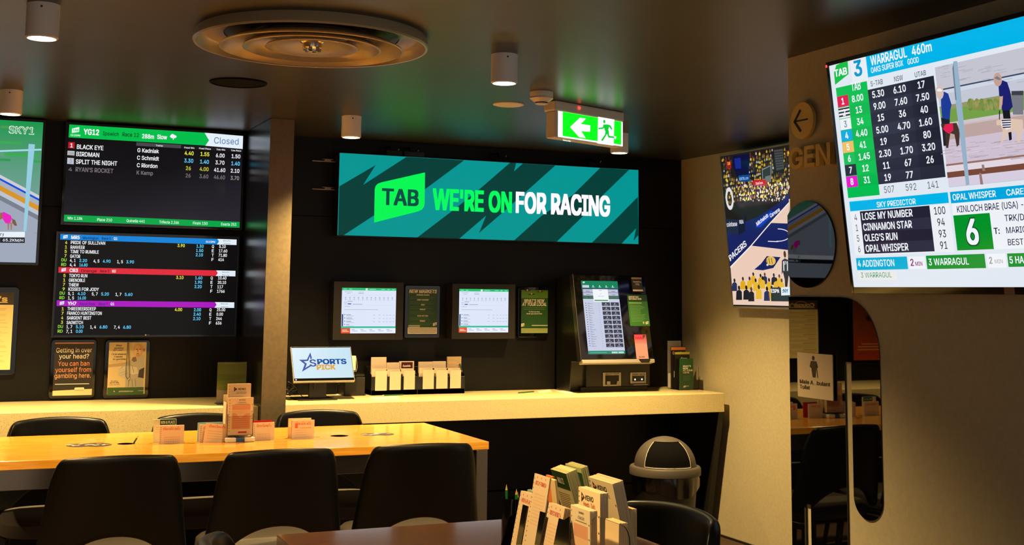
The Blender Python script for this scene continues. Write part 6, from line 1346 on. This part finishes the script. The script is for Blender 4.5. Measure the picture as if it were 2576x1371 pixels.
a.T('T:',(1522,752),(1575,750),55,(24,26,70),2,.03); a.T('TRK/DIST',(1620,635),(1905,622),58,(24,26,70),2,.01); a.T('MARIO',(1635,746),(1820,738),56,(24,26,70),2,.01); a.T('BEST',(1650,855),(1792,850),56,(24,26,70),2,.01)
# picture panel
a.zoom(*A_); uP,vP=a.uv(1055,540); a.zoom(*B_); vQ=a.uv(1105,332)[1]
a.ruv(uP,vQ,W_,vP,(200,202,216),1)
a.zoom(2340,120,2576,480,899)
hu=a.uv
def hb(y0,y1,col,lv,x=200):      # level band across the picture
    a.ruv(uP,max(vQ,hu(x,y1)[1]),W_,min(vP,hu(x,y0)[1]),col,lv)
hb(150,380,(196,196,208),2); hb(378,392,(60,72,96),3); hb(392,430,(206,214,230),2); hb(430,560,(196,200,214),2); hb(545,590,(150,150,104),3); hb(565,720,(116,160,72),2.5); hb(715,760,(206,196,200),3); hb(745,880,(190,164,160),3); hb(870,1120,(206,192,208),2); hb(1112,1130,(150,110,100),4); hb(1130,1190,(226,214,224),3); hb(1190,1245,(120,72,56),4); hb(1245,1330,(214,206,224),3)
for k in range(40):
    x=60+random.random()*830; y=180+random.random()*180; du,dv=hu(x,y); a.ruv(du,dv,min(W_,du+.02+.03*random.random()),dv+.0014,(168,170,184),3.2)
for k in range(50):
    x=100+random.random()*790; y=900+random.random()*180; du,dv=hu(x,y); a.ruv(du,dv,min(W_,du+.02+.04*random.random()),dv+.002,random.choice([(190,176,192),(216,204,218),(180,166,176)]),3.2)
for k in range(60):
    du,dv=hu(330+random.random()*330,560-random.random()*70); a.disc(du,dv-.006,.008,.010,random.choice([(130,142,70),(160,156,96),(104,136,60)]),3.4,7)
a.q([(220,200),(232,130),(268,128),(300,400),(385,1310),(352,1320),(250,500)],(150,178,200),6); a.q([(222,200),(232,150),(262,500),(250,500)],(110,130,150),6.5)
def man(P_, col, lv): a.q(P_,col,lv)
man([(108,455),(140,420),(180,440),(212,545),(200,600),(195,690),(122,672),(112,560)],(30,60,150),5); man([(112,670),(195,690),(192,760),(185,860),(160,940),(135,940),(120,760)],(34,34,44),5); du,dv=hu(98,428); a.disc(du,dv,.017,.022,(214,190,180),5.5,14); a.q([(70,400),(100,388),(128,410),(110,420),(75,418)],(236,236,240),5.7)
man([(110,730),(260,720),(290,800),(285,930),(262,950),(240,830),(200,820),(180,960),(160,960),(150,800),(115,760)],(72,52,44),5); a.q([(150,735),(225,725),(230,790),(190,825),(150,800),(132,780)],(226,34,80),5.6)
man([(662,360),(700,312),(745,330),(775,420),(798,565),(770,602),(695,600),(690,470),(668,460)],(30,34,110),5); man([(700,598),(770,600),(780,700),(790,880),(765,890),(745,720),(710,690)],(24,26,34),5); a.q([(675,470),(705,462),(700,540),(685,590),(668,585)],(206,166,146),5.4); du,dv=hu(655,305); a.disc(du,dv,.016,.020,(196,160,148),5.5,14); a.q([(622,290),(650,272),(690,300),(670,310),(640,300)],(120,124,130),5.8)
a.q([(668,600),(678,600),(676,690),(668,690)],(24,24,30),5.6)
man([(640,700),(680,680),(780,680),(895,690),(899,790),(880,820),(865,910),(845,912),(835,800),(760,810),(730,860),(700,905),(682,920),(705,800),(680,740),(645,745)],(222,196,176),5.2)
a.q([(690,690),(780,685),(785,770),(740,785),(690,740)],(236,236,242),5.8)
for k in range(4): a.q([(692+k*4,692+k*22),(782,688+k*22),(783,698+k*22),(694+k*4,704+k*22)],(44,40,70),6)
a.q([(785,415),(899,412),(899,640),(800,640)],(120,122,132),4.5); a.q([(785,415),(899,412),(899,455),(788,455)],(62,64,74),4.8)
for (x0,y0,x1,y1) in ((500,1120,520,1180),(475,1200,500,1310)): a.q([(x0,y0),(x0+22,y0),(x1+16,y1),(x1-12,y1)],(150,120,116),5)
done(a)
m = MB(O_,D_,V_).zoom(*B_); du,dv=m.uv(1670,1275); m.ob(du-.02,du+.018,dv-.008,dv+.012,-.002,.005,(150,104,76)); m.build('sticker','print',a.root)
m = MB(O_,D_,V_).zoom(*A_); du,dv=m.uv(47,538); m.ob(-.012,-.006,dv-.004,dv+.004,-.002,.005); m.build('standby_light','led_red',a.root)
m = MB(); m.box((2.80,2.4,1.7),(XT-.001,3.0,2.05)); m.build('wall_mount','dark_metal',a.root)

# ================================================================ RESTROOM WALL SIGNS (all face -X)
WALLN = Vector((-1,0,0))
def wpl(off=0): return MB(Vector((XT-off,0,0)),D_,Z,WALLN)
cyh,czh,rh_ = 3.727,1.48+.192,.159
pts=[]
for k in range(64):
    a_=2*PI*k/64; y_=cyh+rh_*math.cos(a_); pts.append((-min(y_,3.8375),czh+rh_*math.sin(a_)))
t = thing('restroom_pictogram','large mirror-black man pictogram applied to the beige restroom wall','sign',(XT,3.6,0))
def leaning(m):        # the acrylic sheet stands a few millimetres further off the wall towards the corner
    for v in m.v:
        if v.x < XT-.003: v.x = XT-.003-.021*(v.y-3.35)
    return m
m = wpl(); m.prism(pts,.0005,.006); leaning(m).build('head','black_acrylic',t)
b_=[(3.8375,1.48),(3.54,1.48)]+[(3.54-.188*math.sin(PI/2*k/12),1.48-.19+.19*math.cos(PI/2*k/12)) for k in range(1,13)]
b_+=[(3.4235-.0725*math.cos(PI*k/14),1.48-.675-.0725*math.sin(PI*k/14)) for k in range(0,15)]
b_+=[(3.495,1.48-.224),(3.531,1.48-.224),(3.531,.04),(3.727,.04),(3.727,1.48-.743),(3.764,1.48-.743),(3.764,.04),(3.8375,.04)]
m = wpl(); m.prism([(-y_,z_) for y_,z_ in b_],.0005,.006); leaning(m).build('body','black_acrylic',t)
t = thing('restroom_arrow','round gold plaque with black arrow on the restroom wall','sign',(XT,3.73,1.48+.653))
m = wpl(); m.prism([(-3.732+.069*math.cos(2*PI*k/48),1.48+.653+.069*math.sin(2*PI*k/48)) for k in range(48)],.006,.02); m.build('disc','gold_sign',t,bevel=.001)
m = wpl(.02); c0_=-3.74; z0_=1.48+.653
m.prism([(c0_-.040,z0_),(c0_-.002,z0_+.043),(c0_+.006,z0_+.038),(c0_-.028,z0_),(c0_+.006,z0_-.038),(c0_-.002,z0_-.043)],0,.002); m.prism([(c0_-.034,z0_+.003),(c0_+.045,z0_+.003),(c0_+.045,z0_-.002),(c0_-.034,z0_-.002)],0,.002); m.build('arrow','black_plastic',t)
t = thing('restroom_lettering','raised gold capital letters spelling Gents, running behind the big screen','sign',(XT,3.6,1.48+.48))
zE=(1960,230,2260,740,806)
m = wpl().zoom(*zE); edges=[m.uv(103,460)[0],m.uv(200,460)[0],m.uv(208,450)[0],m.uv(272,450)[0],m.uv(288,440)[0],m.uv(384,430)[0]]
v0g,v1g = m.uv(150,522)[1],m.uv(150,382)[1]
def letter3d(ch,u0,u1):
    vs,fs,wd=glyphs(ch,0,0); sx=(u1-u0)/wd; sy=(v1g-v0g)/CAP; m=wpl(); m.plane(Vector((XT-.004,0,0)),D_,Z,WALLN)
    for shape in STROKES[ch]:
        x_min=min(p[0] for l in GLYPHS[ch][1] for p in l)/1000
        for l in shape:
            grow=[]
            for k in range(len(l)):           # thicken the strokes a little
                (xa,ya),(xb,yb),(xc,yc)=l[k-1],l[k],l[(k+1)%len(l)]
                e1=Vector((xb-xa,yb-ya)); e2=Vector((xc-xb,yc-yb)); e1.normalize(); e2.normalize()
                nn=Vector((-(e1.y+e2.y),e1.x+e2.x)); q_=1+e1.dot(e2)
                nn=nn/max(q_,.4); sg=1 if area(shape[0])<0 else -1
                grow.append((xb+nn.x*38*sg,yb+nn.y*30*sg))
            m.prism([(u0+(x/1000-x_min)*sx*.9+.003,v0g+y/1000*sy*.94+.001) for x,y in grow],0,.022)
    m.build('letter','gold_sign',t)
letter3d('G',edges[0],edges[1]); letter3d('E',edges[2],edges[3]); letter3d('N',edges[4],edges[5])
ps=edges[5]+.006; 
t2=thing('ambulant_sign','cream Male Ambulant Toilet plaque over the black pictogram','sign',(XT-.012,3.7,1.48-.29))
pl0 = on(0,XT-.018,2005,886); pl1 = on(0,XT-.018,2096,1009)
m = wpl(); m.prism(rrect(-pl0.y,pl1.z,-pl1.y,pl0.z,.004),.014,.018); m.build('plate',mat('cream_plaque',(196,178,150),.5),t2,bevel=.001)
m = wpl(.0182); m.L=.0003; kx=(52,44,38)
u0_,v1_=-pl0.y,pl0.z; W_,H_=pl0.y-pl1.y,pl0.z-pl1.z
m.disc(u0_+W_*.47,v1_-H_*.105,.0075,.0085,kx,2,16); m.quv([(u0_+W_*.40,v1_-H_*.17),(u0_+W_*.56,v1_-H_*.17),(u0_+W_*.60,v1_-H_*.30),(u0_+W_*.55,v1_-H_*.33),(u0_+W_*.525,v1_-H_*.53),(u0_+W_*.45,v1_-H_*.53),(u0_+W_*.41,v1_-H_*.33),(u0_+W_*.365,v1_-H_*.30)],kx,2)
m.quv([(u0_+W_*.40,v1_-H_*.30),(u0_+W_*.42,v1_-H_*.30),(u0_+W_*.405,v1_-H_*.53),(u0_+W_*.385,v1_-H_*.53)],(226,214,196),2); m.quv([(u0_+W_*.55,v1_-H_*.30),(u0_+W_*.565,v1_-H_*.30),(u0_+W_*.60,v1_-H_*.53),(u0_+W_*.58,v1_-H_*.53)],kx,2)
m.tuv('Male A',u0_+W_*.07,v1_-H_*.69,u0_+W_*.46,.0135,kx,2,.03); m.tuv('m',u0_+W_*.465,v1_-H_*.69,u0_+W_*.555,.0135,(228,206,180),2,.03); m.tuv('bulant',u0_+W_*.56,v1_-H_*.69,u0_+W_*.93,.0135,kx,2,.03); m.tuv('Toilet',u0_+W_*.07,v1_-H_*.81,u0_+W_*.36,.0135,kx,2,.03)
m.build('lettering','print',t2)
